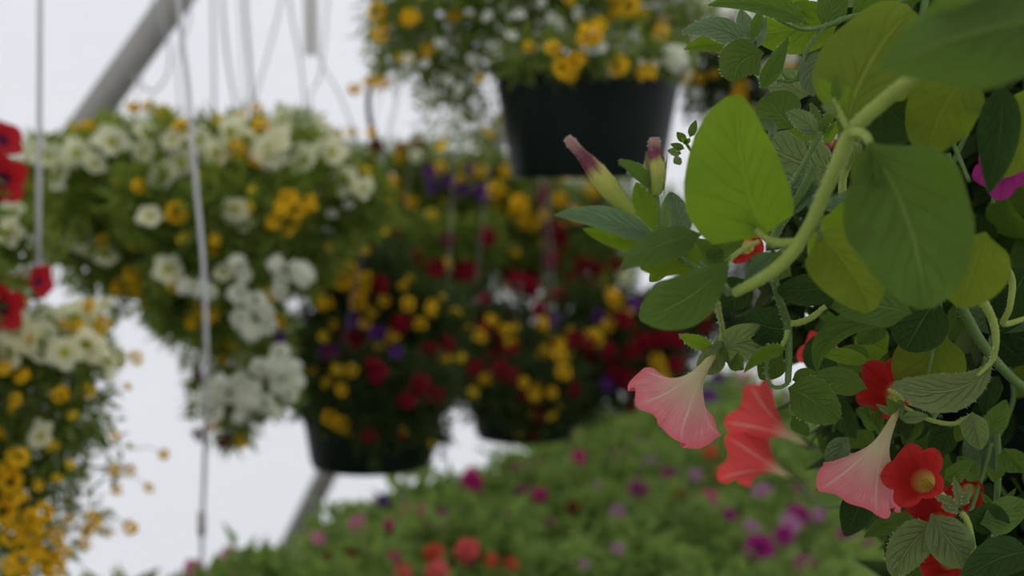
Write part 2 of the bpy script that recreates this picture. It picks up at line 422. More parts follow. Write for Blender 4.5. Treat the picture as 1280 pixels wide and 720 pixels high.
# ------------------------------------------------------------ small flowers (shared meshes)
def raw_mesh(name, vs, fs, mats, midx=None):
    me = bpy.data.meshes.new(name); me.from_pydata([tuple(v) for v in vs], [], fs)
    me.polygons.foreach_set('use_smooth', [True]*len(fs))
    for m in mats: me.materials.append(m)
    if midx: me.polygons.foreach_set('material_index', midx)
    return me
def star_mesh(name, c, cc, petals=5, seed=0, wid=.36):
    rr = random.Random(seed); vs, fs, mi = [], [], []
    for k in range(petals):
        a = 2*math.pi*k/petals + rr.uniform(-.12, .12); l = rr.uniform(.85, 1.05); up = rr.uniform(-.1, .35)
        d = Vector((math.cos(a), math.sin(a), 0)); s = Vector((-math.sin(a), math.cos(a), 0)); n = len(vs)
        vs += [d*.1, d*l*.5-s*wid+Vector((0, 0, up*.5+.05)), d*l*.5+Vector((0, 0, up*.5)), d*l*.5+s*wid+Vector((0, 0, up*.5+.05)),
               d*l*.93-s*wid*.6+Vector((0, 0, up)), d*l+Vector((0, 0, up-.03)), d*l*.93+s*wid*.6+Vector((0, 0, up))]
        fs += [(n, n+1, n+2), (n, n+2, n+3), (n+1, n+4, n+5, n+2), (n+2, n+5, n+6, n+3)]; mi += [0]*4
    n = len(vs)
    for k in range(6): vs.append(Vector((.2*math.cos(k*math.pi/3), .2*math.sin(k*math.pi/3), .06)))
    vs.append(Vector((0, 0, .2)))
    for k in range(6): fs.append((n+k, n+(k+1) % 6, n+6)); mi.append(1)
    return raw_mesh(name, vs, fs, [PM[c], PM[cc]], mi)
def ruffled_mesh(name, c, cc, seed=0, n=18, flat=.75):
    rr = random.Random(seed); vs, fs, mi = [], [], []
    for k in range(n):
        z = rr.uniform(-.1, 1); a = k*2.4; q = math.sqrt(max(0, 1-z*z)); d = Vector((q*math.cos(a), q*math.sin(a), z*flat))
        t = d.orthogonal().normalized(); b = d.cross(t).normalized(); c0 = d*.55; n0 = len(vs); r = rr.uniform(.3, .44)
        vs.append(c0*.7)
        for j in range(5):
            an = j*2*math.pi/5+rr.uniform(-.2, .2); vs.append(c0+(t*math.cos(an)+b*math.sin(an))*r+d*rr.uniform(.05, .4))
        for j in range(5): fs.append((n0, n0+1+j, n0+1+(j+1) % 5)); mi.append(1 if (j == 0 and k % 3 == 0) else 0)
    return raw_mesh(name, vs, fs, [PM[c], PM[cc]], mi)
def trump_mesh(name, c, seed=0):
    prof = [(0, .06), (.4, .14), (.7, .3), (.85, .55), (.93, .8), (.9, 1.0)]
    vs, fs, uvs = trumpet(1.0, 1.1, seed, nth=20, prof=prof, ruffle=.07)
    vs = [v - Vector((0, 0, .9)) for v in vs]
    return raw_mesh(name, vs, fs, [PM[c]])
def throat_mesh(name, c):
    vs = [Vector((.36*math.cos(k*math.pi/4), .36*math.sin(k*math.pi/4), -.11)) for k in range(8)] + [Vector((0, 0, -.35))]
    return raw_mesh(name, vs, [(k, (k+1) % 8, 8) for k in range(8)], [PM[c]])
FLM = {
 'yellow': [star_mesh('yellow_star', 'yellow', 'orange', 5, s) for s in (1, 2, 3)],
 'ydouble': [ruffled_mesh('yellow_head', 'yellow', 'orange', s, 14, .5) for s in (4, 5)],
 'cream': [trump_mesh('cream_trumpet', 'cream', s) for s in (1, 2, 3)],
 'white': [ruffled_mesh('white_head', 'white', 'cream', s, 20) for s in (1, 2)],
 'wstar': [star_mesh('white_star', 'white', 'lime', 5, s) for s in (1, 2)],
 'red': [trump_mesh('red_trumpet', 'red', s) for s in (4, 5)],
 'crimson': [ruffled_mesh('crimson_head', 'crimson', 'maroon', s, 18) for s in (1, 2)],
 'maroon': [ruffled_mesh('maroon_head', 'maroon', 'crimson', s, 16) for s in (3, 4)],
 'purple': [trump_mesh('purple_trumpet', 'purple', s) for s in (6, 7)],
 'magenta': [trump_mesh('magenta_trumpet', 'magenta', s) for s in (8, 9)],
 'pink': [trump_mesh('pink_trumpet', 'pink', s) for s in (10, 11)],
 'lilac': [star_mesh('lilac_star', 'lilac', 'plum', 5, s, .5) for s in (4, 5)],
 'plum': [trump_mesh('plum_trumpet', 'plum', s) for s in (12, 13)],
 'coral': [ruffled_mesh('coral_head', 'coral', 'salmon', s, 22, .6) for s in (1, 2)],
 'salmon': [ruffled_mesh('salmon_head', 'salmon', 'coral', s, 20, .6) for s in (3, 4)],
}
THR = {'cream': throat_mesh('cream_throat', 'lime'), 'red': throat_mesh('red_throat', 'dark'), 'magenta': throat_mesh('magenta_throat', 'dark'),
       'purple': throat_mesh('purple_throat', 'dark'), 'pink': throat_mesh('pink_throat', 'lime'), 'plum': throat_mesh('plum_throat', 'dark')}
def small_flower(parent, kind, p, r, face=None, throat=True):
    f = bpy.data.objects.new('flower', R.choice(FLM[kind])); link(f, parent)
    if face is None: face = Vector((R.gauss(0, .45), -1, R.gauss(.35, .4)))
    f.rotation_mode = 'QUATERNION'; q = frame_from(face, R.uniform(0, 6.28)).to_quaternion(); f.rotation_quaternion = q
    f.scale = (r, r, r*R.uniform(.85, 1.1)); f.location = Vector(p)-Vector(parent.location)
    if throat and kind in THR:
        t = bpy.data.objects.new('throat', THR[kind]); link(t, f)
    return f

# ------------------------------------------------------------ foliage volumes
def foliage_data(blobs, n, ll, lw, rr, droop=.3, shell=.5):
    """blobs: (centre, radius, weight)"""
    tot = sum(b[1]**2*b[2] for b in blobs); vs, fs = [], []
    for (c, r, wt) in blobs:
        for _ in range(int(n*r*r*wt/tot)):
            d = Vector((rr.gauss(0, 1), rr.gauss(0, 1), rr.gauss(0, 1))).normalized()
            q = r*(rr.random()**shell)*rr.choice((.75, .95, 1.0, 1.12)); p = c + d*q
            a = (d*.8 + Vector((rr.gauss(0, .7), rr.gauss(0, .7), rr.gauss(0, .6)-droop))).normalized()
            s = a.cross(Vector((rr.gauss(0, 1), rr.gauss(0, 1), rr.gauss(0, 1)))).normalized(); nn = a.cross(s)
            L = ll*rr.uniform(.6, 1.3); W = lw*rr.uniform(.6, 1.3)*.5; i = len(vs)
            vs += [p, p+a*L*.45+s*W+nn*W*.3, p+a*L*.5-nn*W*.25, p+a*L*.45-s*W+nn*W*.3, p+a*L-nn*L*.15]
            fs += [(i, i+1, i+2), (i, i+2, i+3), (i+1, i+4, i+2), (i+2, i+4, i+3)]
    return vs, fs
def basket_pot(parent, c, r, h, taper=.82, rim=True):
    """c: centre of the rim; wall with ribs and a folded rim"""
    n = 32
    prof = [(r*1.0, 0), (r*1.045, 0), (r*1.045, -.016), (r*.99, -.02), (r*.985, -.03), (r*(.985+taper)/2, -h*.55), (r*taper*1.01, -h*.93), (r*taper*.97, -h), (r*taper*.85, -h), (r*taper*.83, -h*.97), (0.001, -h*.97)]
    inner = [(r*.96, 0), (r*.93, -.03), (r*taper*.9, -h*.9)]
    def lathe(pr, flip=False):
        vs, fs = [], []
        for (a, z) in pr:
            for k in range(n): vs.append(c+Vector((a*math.cos(2*math.pi*k/n), a*math.sin(2*math.pi*k/n), z)))
        for i in range(len(pr)-1):
            for k in range(n):
                k2 = (k+1) % n; q = (i*n+k, (i+1)*n+k, (i+1)*n+k2, i*n+k2); fs.append(q[::-1] if flip else q)
        return vs, fs
    vs, fs = lathe(list(reversed(inner)) + prof)
    body = mesh_obj('pot', vs, fs, M_pot, parent, origin=c)
    vs, fs = lathe([(r*.93, -.02), (r*.6, -.012), (.001, -.008)], True)
    mesh_obj('soil', vs, fs, M_soil, parent, origin=c)
    return body
def basket(name, label, d, pot_px, pot_r, pot_h, blobs, nleaf, fol, flowers, rnd, hook=None, ll=.026, lw=.008, cat='hanging plant', fspread=1.0, seed=1, nwire=3, split=None, top=None, ntop=0):
    """blobs: (px,py,rpx[,dd[,weight]]); flowers: (kind,px,py,rpx[,dd]); rnd: (kind, count, rpx)"""
    rr = random.Random(seed)
    c = at(pot_px[0], pot_px[1], d)
    root = thing(name, label, cat, c - Vector((0, 0, pot_h)))
    basket_pot(root, c, pot_r, pot_h)
    B = []
    for b in blobs:
        dd = b[3] if len(b) > 3 else 0; wt = b[4] if len(b) > 4 else 1
        B.append((at(b[0], b[1], d+dd), b[2]/FPX*(d+dd), wt))
    vs, fs = foliage_data(B, nleaf, ll, lw, rr)
    mesh_obj('foliage', vs, fs, FOL[fol], root, smooth=False, origin=c, stuff=True)
    if top:
        T = [(at(b[0], b[1], d+(b[3] if len(b) > 3 else 0)), b[2]/FPX*d, 1) for b in top]
        v_, f_ = foliage_data(T, ntop, ll, lw, rr); mesh_obj('foliage', v_, f_, FOL['lime'], root, smooth=False, origin=c, stuff=True)
    sv, sf = [], []
    def fstem(p):
        q = min(B, key=lambda b: (b[0]-p).length)[0]
        e = q.lerp(p, .15); path = [(*e, .0008), (*(e.lerp(p, .6)+Vector((0, 0, .006))), .0007), (*(p+Vector((0, .004, 0))), .0007)]
        v_, f_ = tube_data(path, 4, False); n0 = len(sv); sv.extend(v_); sf.extend(tuple(i+n0 for i in f) for f in f_)
    for f in flowers:
        kind, px, py, rp = f[:4]; dd = f[4] if len(f) > 4 else None
        if dd is None:
            best = -.02
            for b in list(blobs)+list(top or []):
                q = b[2]**2 - (px-b[0])**2 - (py-b[1])**2
                if q > 0: best = max(best, math.sqrt(q)/FPX*d - (b[3] if len(b) > 3 else 0))
            dd = -best*1.0 - .01
        p = at(px, py, d+dd); fstem(p); small_flower(root, kind, p, rp/FPX*(d+dd))
    for (kind, cnt, rp) in rnd:
        for _ in range(cnt):
            BB = list(blobs)+list(top or []); b = rr.choices(BB, [q[2]**2 for q in BB])[0]; a = rr.uniform(0, 6.28); q = math.sqrt(rr.random())*b[2]*fspread
            dd0 = b[3] if len(b) > 3 else 0
            dd = dd0 - math.sqrt(max(0, b[2]**2-q*q))/FPX*d*rr.uniform(.7, 1.08); p = at(b[0]+q*math.cos(a), b[1]+q*math.sin(a), d+dd)
            fstem(p); small_flower(root, kind, p, rp*rr.uniform(.7, 1.25)/FPX*d)
    mesh_obj('flower_stems', sv, sf, FOL['green'], root, origin=c, stuff=True)
    if hook:
        H = at(*hook)
        for k in range(nwire):
            a = 2*math.pi*k/nwire+.5+seed; e = c+Vector((pot_r*math.cos(a), pot_r*math.sin(a), -.008))
            m_ = e.lerp(H, .5)+Vector((0, 0, -.01))
            v_, f_ = tube_data([(*e, .0009), (*m_, .0009), (*H, .0009)], 6); mesh_obj('hanger_wire', v_, f_, M_wire, root, origin=e)
        path = [(H.x, H.y, H.z-.005, .002)] + [(H.x+.018*math.sin(t), H.y, H.z+.03-.018*math.cos(t)+.0, .002) for t in (0, .8, 1.6, 2.4, 3.1, 3.9, 4.6)]
        v_, f_ = tube_data(path, 6); mesh_obj('hook', v_, f_, M_wire, root, origin=H)
    return root

# ============================================================ GREENHOUSE SHELL
def film_mat(k, name):
    m, nt, out = newmat(name)
    t_ = N(nt, 'ShaderNodeTexCoord')
    mp = N(nt, 'ShaderNodeMapping'); mp.inputs['Scale'].default_value = (.5, .5, 2.2); nt.links.new(t_.outputs['Object'], mp.inputs[0])
    ns = N(nt, 'ShaderNodeTexNoise', i_Scale=1.3, i_Detail=3.0); nt.links.new(mp.outputs[0], ns.inputs['Vector'])
    col = mixc(nt, ns.outputs[0], (0.83*k, 0.83*k, 0.845*k), (0.89*k, 0.89*k, 0.90*k))
    d = N(nt, 'ShaderNodeBsdfDiffuse'); tr = N(nt, 'ShaderNodeBsdfTranslucent'); mx = N(nt, 'ShaderNodeMixShader'); mx.inputs[0].default_value = .62
    nt.links.new(col, d.inputs[0]); nt.links.new(col, tr.inputs[0]); nt.links.new(d.outputs[0], mx.inputs[1]); nt.links.new(tr.outputs[0], mx.inputs[2])
    nt.links.new(mx.outputs[0], out.inputs[0]); return m
M_film = film_mat(1.0, 'greenhouse_film'); M_film2 = film_mat(.80, 'dimmed_greenhouse_film')  # back wall's dimmer light is put into a darker film colour
M_gravel = plain_mat('gravel_floor', (0.36, 0.35, 0.335), 0.9, 0.35, 25)
X0, X1, Y0, Y1, ZW, ZT = -4.2, 4.2, -3.5, 5.45, 1.9, 3.6
def arch(x): return ZW + (ZT-ZW)*math.sqrt(max(0, 1-(x/X1)**2))
def film_sheet(name, fn, nu, nv, mat=None):
    vs = [fn(i/nu, j/nv) for j in range(nv+1) for i in range(nu+1)]
    fs = [(j*(nu+1)+i, j*(nu+1)+i+1, (j+1)*(nu+1)+i+1, (j+1)*(nu+1)+i) for j in range(nv) for i in range(nu)]
    return structure(mesh_obj(name, vs, fs, mat or M_film))
rip = lambda a, b: .006*math.sin(a*7)*math.sin(b*3+a)
def gable(y):
    def f(u, v):
        x = X0+(X1-X0)*u; return Vector((x, y+rip(x, v*4), arch(x)*v))
    return f
film_sheet('wall_back', gable(Y1), 48, 24, M_film2)
film_sheet('wall_front', gable(Y0), 24, 8)
film_sheet('wall_left', lambda u, v: Vector((X0, Y0+(Y1-Y0)*u, ZW*v)), 12, 6)
film_sheet('wall_right', lambda u, v: Vector((X1, Y0+(Y1-Y0)*u, ZW*v)), 12, 6)
def roof(u, v):
    a = math.pi*(1-u); x = X1*math.cos(a); return Vector((x, Y0+(Y1-Y0)*v, ZW+(ZT-ZW)*math.sin(a)))
film_sheet('ceiling', roof, 32, 8)
mesh_obj('floor', [(X0, Y0, 0), (X1, Y0, 0), (X1, Y1, 0), (X0, Y1, 0)], [(0, 1, 2, 3)], M_gravel)['kind'] = 'structure'
def hoop(y):
    path = [(X0+.04, y, 0, .02), (X0+.04, y, ZW, .02)] + [((X1-.04)*math.cos(math.pi*(1-k/20)), y, ZW+(ZT-ZW-.04)*math.sin(math.pi*k/20), .02) for k in range(1, 20)] + [(X1-.04, y, ZW, .02), (X1-.04, y, 0, .02)]
    v_, f_ = tube_data(path, 8); return structure(mesh_obj('trim_hoop', v_, f_, M_pipe))
for k, y in enumerate((-2.4, -.9, .6)): hoop(y).name = 'trim_%d' % (k+1)

# slanting pipes
def pipe(p0, p1, r, label, clampt=None):
    root = thing('metal_pipe', label, 'pipe', p0)
    v_, f_ = tube_data([(*p0, r), (*p0.lerp(p1, .5), r), (*p1, r)], 20); mesh_obj('tube', v_, f_, M_pipe, root, origin=p0)
    if clampt is not None:
        a, b = p0.lerp(p1, clampt), p0.lerp(p1, clampt+.02); v_, f_ = tube_data([(*a, r*1.18), (*b, r*1.18)], 20); mesh_obj('clamp', v_, f_, M_pipe, root, origin=a)
    return root
pa, pb = at(112, 150, 2.75), at(219, 0, 2.75)
dv = pb-pa; pipe(pa-dv*3.2, pa+dv*3.6, .031, 'thick grey metal roof brace slanting above the left yellow and white baskets')
pa, pb = at(378, 652, 4.9), at(412, 585, 4.8)
dv = pb-pa; t0 = (pa.z)/dv.z; pipe(pa-dv*t0, pa+dv*9.5, .036, 'slanting metal leg rising from behind the flower bench, below the middle basket', None)

# ============================================================ WIRES AND TUBES
def cord(name, label, pts, r, mat, cat='wire', group=None):
    path = []
    for (px, py, d) in catmull(pts, 6):
        p = at(px, py, d); path.append((p.x, p.y, p.z, r))
    v_, f_ = tube_data(path, 8); o = mesh_obj(name, v_, f_, mat, None, origin=path[0][:3]); tag(o, label, cat, group); return o
cord('drip_tube', 'straight pale tube hanging at the left edge beside the red petunias', [(52, -420, 1.7), (50, 0, 1.7), (49, 170, 1.7), (47, 330, 1.7), (46, 380, 1.78)], .0034, M_tube, 'tube')
t = thing('drip_tube', 'long pale tube hanging down across the white and yellow basket to the bench', 'tube', at(225, -20, 1.75))
v_, f_ = tube_data([(*at(a, b, c), .003) for (a, b, c) in catmull([(205, -420, 1.75), (222, -20, 1.75), (234, 100, 1.75), (244, 220, 1.75), (254, 330, 1.75), (258, 440, 1.78), (257, 540, 1.9), (253, 650, 2.2), (252, 700, 2.5)], 6)], 8)
mesh_obj('tube', v_, f_, M_tube, t, origin=t.location)
v_, f_ = tube_data([(*at(252, 642, 2.2), .006), (*at(252, 668, 2.25), .006)], 8); mesh_obj('fitting', v_, f_, plain_mat('brown_plastic', (.4, .28, .24)), t, origin=at(252, 642, 2.2))
cord('hanging_wire', 'thin wire looping in a hook below the roof brace', [(196, -200, 2.5), (200, 0, 2.5), (212, 60, 2.5), (208, 95, 2.5), (190, 115, 2.5), (172, 100, 2.5), (168, 92, 2.62)], .0021, M_wire)
cord('hanging_wire', 'thin wire falling from the roof brace onto the left basket', [(240, -200, 2.6), (238, 10, 2.5), (222, 70, 2.5), (228, 160, 2.4)], .0018, M_wire)
WG = 'thin vertical wires above the left basket'
for pts in ([(265, -200, 2.5), (266, 0, 2.5), (268, 165, 2.45)], [(274, -200, 2.5), (278, 0, 2.5), (287, 90, 2.5), (303, 170, 2.4)], [(300, -200, 2.6), (305, 0, 2.6), (312, 90, 2.6), (316, 170, 2.5)]):
    cord('hanging_wire', 'thin grey wire hanging upright above the left basket of white petunias', pts, .0026, M_wire, group=WG)
cord('hanging_wire', 'thin wire slanting down to the left above the white petunias', [(380, -160, 2.6), (352, 0, 2.6), (315, 140, 2.5), (312, 180, 2.45)], .002, M_wire)
cord('hanging_wire', 'thin wire just left of the white hanging strip', [(350, -160, 2.4), (362, 0, 2.4), (376, 80, 2.4), (384, 170, 2.35)], .002, M_wire)
cord('hanging_wire', 'thin wire slanting down behind the white hanging strip', [(420, -160, 2.5), (404, 70, 2.5), (388, 120, 2.5), (384, 180, 2.4)], .0017, M_wire)
cord('hanging_wire', 'thin wire running down right from the white hanging strip', [(390, -60, 2.45), (396, 60, 2.45), (425, 120, 2.4), (450, 185, 2.35)], .0017, M_wire)
ps = [at(378, -60, 2.35), at(396, -60, 2.35), at(398, 68, 2.35), at(380, 70, 2.35)]
vs = ps + [p+Vector((0, .003, 0)) for p in ps]
o = mesh_obj('hanging_strip', vs, [(0, 1, 2, 3), (7, 6, 5, 4), (0, 4, 5, 1), (1, 5, 6, 2), (2, 6, 7, 3), (3, 7, 4, 0)], M_white, None, False, origin=ps[0]); tag(o, 'narrow whitish strip hanging down from the top between the wires', 'tag')
cord('drip_stake', 'short dark curved tube end beside the upper basket above the middle flowers', [(480, 60, 2.2), (470, 95, 2.2), (461, 115, 2.2), (462, 150, 2.2), (470, 175, 2.2)], .0042, M_black, 'tube')

# ============================================================ HANGING BASKETS
Y, YD, CR, WH, WS = 'yellow', 'ydouble', 'cream', 'white', 'wstar'
# upper middle
fl = [(YD, x, y, s) for (x, y, s) in [(470, 14, 14), (474, 42, 13), (513, 22, 15), (462, 102, 10), (443, 112, 10), (478, 104, 11), (692, 60, 13), (703, 84, 16), (718, 78, 14), (690, 103, 12), (738, 42, 18), (731, 48, 12), (787, 8, 17), (826, 42, 12), (773, 82, 15), (776, 103, 15), (808, 90, 16), (802, 118, 14), (815, 130, 13), (852, 93, 16), (836, 104, 12), (712, 92, 13), (750, 30, 10), (465, 165, 9)]]
fl += [(WS, x, y, 9) for (x, y) in [(497, 95), (510, 74), (549, 54), (560, 100), (540, 118), (575, 112), (610, 20), (650, 18), (690, 22), (700, 30), (722, 16), (620, 60), (640, 45), (590, 75), (530, 80), (572, 140), (598, 150), (585, 175), (560, 160)]]  # white stars added mostly in place of bright gaps between the leaves
fl += [(WH, 843, 72, 20), (WH, 850, 95, 16), (Y, 600, 98, 9), (Y, 553, 182, 12), (Y, 610, 165, 10)]
basket('hanging_basket', 'dark green pot hung high in the upper middle, yellow blooms spilling over its rim', 2.1, (735, 78), .138, .170,
  [(500, 50, 45), (560, 50, 60), (560, 95, 42), (620, 25, 65), (700, 15, 60), (780, 15, 60), (840, 45, 42), (490, 20, 40), (640, -40, 90), (760, -50, 90), (540, -30, 80), (860, 10, 40), (590, 120, 34, 0, .5), (600, 170, 34, .05, .4), (485, 90, 20, 0, .4), (560, 150, 40, .05, .25), (470, 60, 22, 0, .3), (650, 68, 30, -.12), (700, 66, 30, -.15), (750, 60, 32, -.16), (800, 62, 30, -.14), (838, 66, 28, -.1)],
  11000, 'green', fl, [(Y, 26, 9), (WS, 26, 7), (YD, 10, 10), ('wstar', 10, 6)], hook=(735, -700, 2.1), ll=.024, lw=.0055, seed=3)
# left, white and yellow
fl = [(CR, x, y, s) for (x, y, s) in [(101, 297, 21), (187, 270, 17), (210, 337, 20), (226, 203, 22), (338, 190, 24), (380, 200, 23), (133, 320, 15), (430, 225, 20), (60, 195, 22), (140, 175, 24), (185, 165, 22), (290, 165, 22), (350, 150, 22), (395, 165, 20), (415, 190, 20), (95, 190, 20), (118, 205, 16), (270, 190, 20), (245, 362, 18), (130, 235, 15), (250, 175, 20), (310, 175, 20), (365, 170, 22), (75, 215, 20), (455, 235, 16), (40, 185, 18), (180, 190, 16), (215, 175, 16), (345, 175, 22)]]
fl += [(YD, x, y, s) for (x, y, s) in [(95, 165, 14), (110, 160, 13), (167, 133, 11), (205, 141, 13), (227, 160, 14), (185, 132, 9), (298, 148, 13), (325, 157, 14), (320, 135, 10), (296, 186, 14), (304, 200, 12), (322, 200, 11), (221, 265, 16), (172, 232, 10), (130, 302, 11), (165, 343, 12), (150, 358, 14), (172, 360, 14), (360, 248, 16), (370, 262, 15), (350, 262, 14), (388, 254, 13), (366, 278, 12), (270, 207, 10), (180, 382, 9), (268, 300, 9), (240, 405, 9), (265, 425, 14), (292, 430, 12), (262, 395, 13), (216, 356, 10), (250, 378, 12), (168, 302, 12), (345, 402, 12), (337, 370, 12), (265, 385, 10), (47, 312, 14), (35, 345, 14), (280, 450, 10), (400, 155, 10), (420, 170, 10)]]
wx = [(297, 330, 14), (305, 345, 12), (345, 330, 14), (352, 350, 12), (378, 343, 18), (370, 335, 12), (298, 368, 16), (320, 378, 18), (302, 398, 16), (332, 390, 14), (315, 415, 15), (335, 408, 13), (350, 365, 12), (262, 498, 18), (284, 492, 18), (308, 502, 18), (342, 458, 18), (352, 478, 18), (362, 492, 14), (325, 460, 14), (350, 440, 14), (300, 478, 15), (276, 480, 15), (332, 505, 15), (345, 515, 12), (318, 485, 13), (250, 360, 14), (232, 358, 13), (262, 365, 12), (365, 460, 14), (268, 515, 14), (300, 520, 12), (372, 478, 12)]
fl += [(WH, x, y, s, -.2) for (x, y, s) in wx]
fl += [('maroon', 250, 543, 11, -.02), ('maroon', 283, 552, 13, -.02), ('maroon', 247, 470, 9, -.02), (YD, 268, 530, 10, -.03), (YD, 302, 552, 10, -.03), ('purple', 333, 418, 9, -.08), ('purple', 350, 422, 8, -.08)]
basket('hanging_basket', 'wide hanging basket of white petunias and yellow blooms at left, white clusters trailing below it', 2.15, (262, 258), .13, .155,
  [(70, 215, 38), (120, 215, 48), (190, 205, 50), (260, 215, 55), (330, 220, 55), (400, 235, 52), (450, 255, 45), (100, 275, 48), (170, 290, 60, -.03), (250, 300, 65, -.06), (330, 305, 60, -.04), (400, 300, 45), (215, 360, 45, -.04), (150, 330, 40), (245, 385, 38, -.04), (60, 250, 35), (310, 365, 42, -.05), (325, 420, 42, -.03), (300, 480, 38), (335, 485, 36), (268, 430, 22), (290, 530, 30, 0, .6), (260, 500, 22, 0, .7), (250, 470, 15, 0, .6), (375, 340, 30), (140, 375, 24, 0, .5), (110, 320, 40), (240, 440, 14, 0, .5), (200, 270, 44, -.13), (260, 275, 46, -.15), (320, 275, 44, -.13), (220, 330, 38, -.12), (285, 340, 40, -.14), (210, 395, 26, -.09), (255, 400, 26, -.1), (310, 400, 24, -.12)],
  19000, 'green', fl, [(YD, 14, 9), (Y, 28, 8), (CR, 12, 16), (WS, 20, 8)], hook=(275, -600, 2.15), ll=.028, lw=.0075, seed=5, ntop=6000, top=[(60, 205, 34, -.04), (110, 200, 38, -.06), (160, 190, 40, -.06), (215, 185, 40, -.07), (270, 190, 42, -.07), (330, 195, 42, -.06), (390, 205, 40, -.05), (90, 250, 40, -.08), (180, 250, 44, -.12), (280, 250, 44, -.14), (360, 240, 40, -.1), (130, 165, 24), (200, 160, 24), (300, 165, 26), (370, 165, 26)])
# middle
fl = [(YD, x, y, s) for (x, y, s) in [(402, 332, 12), (418, 326, 14), (437, 340, 15), (430, 352, 13), (452, 366, 13), (447, 296, 14), (455, 312, 9), (396, 368, 12), (407, 380, 12), (425, 335, 14), (458, 350, 12), (447, 378, 12), (415, 405, 9), (412, 522, 11), (425, 530, 13), (427, 486, 10), (440, 463, 10), (490, 420, 12), (475, 435, 9), (465, 390, 10), (510, 380, 11), (540, 385, 12), (525, 405, 10), (455, 405, 10), (480, 375, 9)]]
fl += [('crimson', x, y, s) for (x, y, s) in [(500, 405, 16), (535, 441, 17), (470, 460, 17), (430, 423, 14), (530, 490, 16), (508, 500, 13), (545, 495, 12), (475, 355, 13), (470, 470, 12), (525, 478, 14), (440, 430, 13), (560, 430, 12)]]
fl += [('purple', 445, 403, 12), ('purple', 471, 418, 12), ('purple', 410, 441, 13), ('purple', 495, 440, 9), ('crimson', 460, 545, 10), ('crimson', 500, 545, 8)]
basket('hanging_basket', 'lowest dark pot in the middle, hidden under crimson, purple and yellow flowers', 2.4, (463, 462), .124, .162,
  [(430, 400, 50), (500, 395, 55), (460, 440, 60), (530, 430, 48), (400, 455, 34), (520, 480, 40), (420, 495, 42, -.02), (480, 500, 50, -.06), (470, 345, 48), (425, 355, 42), (548, 400, 40), (470, 540, 34, -.09, .5), (520, 530, 30, -.04, .7), (385, 410, 22), (540, 510, 22, 0, .5), (410, 470, 34, -.10), (450, 470, 36, -.13), (500, 470, 36, -.13), (540, 480, 30, -.08), (420, 515, 28, -.10), (465, 520, 34, -.12), (515, 520, 28, -.10), (540, 545, 22, -.05, .6), (400, 440, 34, -.08), (390, 500, 22, -.03)],
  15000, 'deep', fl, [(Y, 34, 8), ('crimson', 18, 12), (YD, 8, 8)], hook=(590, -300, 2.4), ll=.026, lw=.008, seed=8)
# right of the middle
fl = [(YD, x, y, s) for (x, y, s) in [(668, 492, 11), (690, 490, 9), (745, 425, 12), (760, 405, 10), (825, 460, 12), (830, 475, 11), (820, 450, 10), (770, 378, 12), (765, 370, 11), (560, 395, 11), (580, 405, 10), (600, 420, 11), (615, 400, 10), (700, 445, 12), (680, 440, 11), (640, 430, 10), (632, 412, 9), (705, 465, 11), (700, 430, 10), (655, 478, 8)]]
fl += [('crimson', x, y, s) for (x, y, s) in [(640, 440, 15), (700, 372, 15), (650, 355, 17), (665, 360, 14), (625, 462, 13), (780, 400, 14), (790, 440, 14), (785, 475, 16), (805, 490, 13), (720, 425, 14), (735, 430, 12), (760, 440, 14), (820, 425, 14), (845, 455, 13), (850, 425, 14), (835, 420, 13), (790, 505, 12), (800, 425, 13), (770, 465, 14), (620, 445, 12), (595, 460, 13), (640, 470, 12)]]
fl += [('purple', 760, 480, 10), ('purple', 748, 395, 10), ('purple', 795, 380, 10), ('purple', 692, 400, 9)]
basket('hanging_basket', 'dark hanging pot behind the pink trumpet flower, crowded with crimson and yellow blooms', 3.05, (655, 468), .125, .135,
  [(600, 430, 50), (660, 430, 60), (720, 425, 55), (780, 430, 50), (825, 445, 40), (640, 480, 45, -.03), (700, 480, 45, -.03), (590, 470, 35), (765, 475, 40), (800, 395, 38), (835, 485, 30), (660, 515, 30, -.08), (740, 390, 40), (600, 390, 35), (560, 440, 26), (850, 420, 30), (610, 480, 30, -.1), (650, 475, 34, -.13), (700, 475, 32, -.12), (640, 510, 24, -.11), (690, 512, 22, -.1), (870, 400, 30), (910, 390, 34), (945, 425, 28), (880, 350, 28, 0, .6), (930, 350, 30), (600, 505, 22, -.06), (730, 500, 26, -.04)],
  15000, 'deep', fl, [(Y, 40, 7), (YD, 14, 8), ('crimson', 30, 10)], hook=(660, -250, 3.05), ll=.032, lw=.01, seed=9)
# behind, top middle
fl = [(YD, x, y, s) for (x, y, s) in [(488, 228, 12), (515, 254, 10), (550, 210, 10), (620, 236, 14), (650, 255, 15), (642, 262, 12), (665, 278, 12), (653, 278, 10), (680, 268, 10), (440, 165, 9), (500, 190, 9), (540, 268, 8), (505, 245, 8), (600, 215, 10), (632, 215, 10), (700, 250, 11), (720, 268, 12), (740, 240, 10), (576, 225, 9)]]
fl += [('crimson', x, y, s) for (x, y, s) in [(609, 296, 14), (582, 340, 18), (545, 335, 16), (695, 288, 17), (700, 302, 12), (690, 325, 14), (500, 185, 10), (440, 262, 14), (445, 285, 12), (730, 330, 13), (720, 350, 14), (640, 345, 13), (675, 250, 9), (680, 240, 10), (740, 360, 12), (520, 320, 12), (770, 330, 12), (495, 290, 10)]]
fl += [('purple', x, y, s) for (x, y, s) in [(602, 240, 12), (580, 236, 9), (538, 215, 11), (590, 210, 9), (560, 225, 9), (730, 210, 10), (540, 235, 8)]]
fl += [('maroon', 470, 182, 12), ('maroon', 560, 300, 12), (CR, 780, 345, 10), (CR, 470, 250, 12), (CR, 520, 195, 9)]
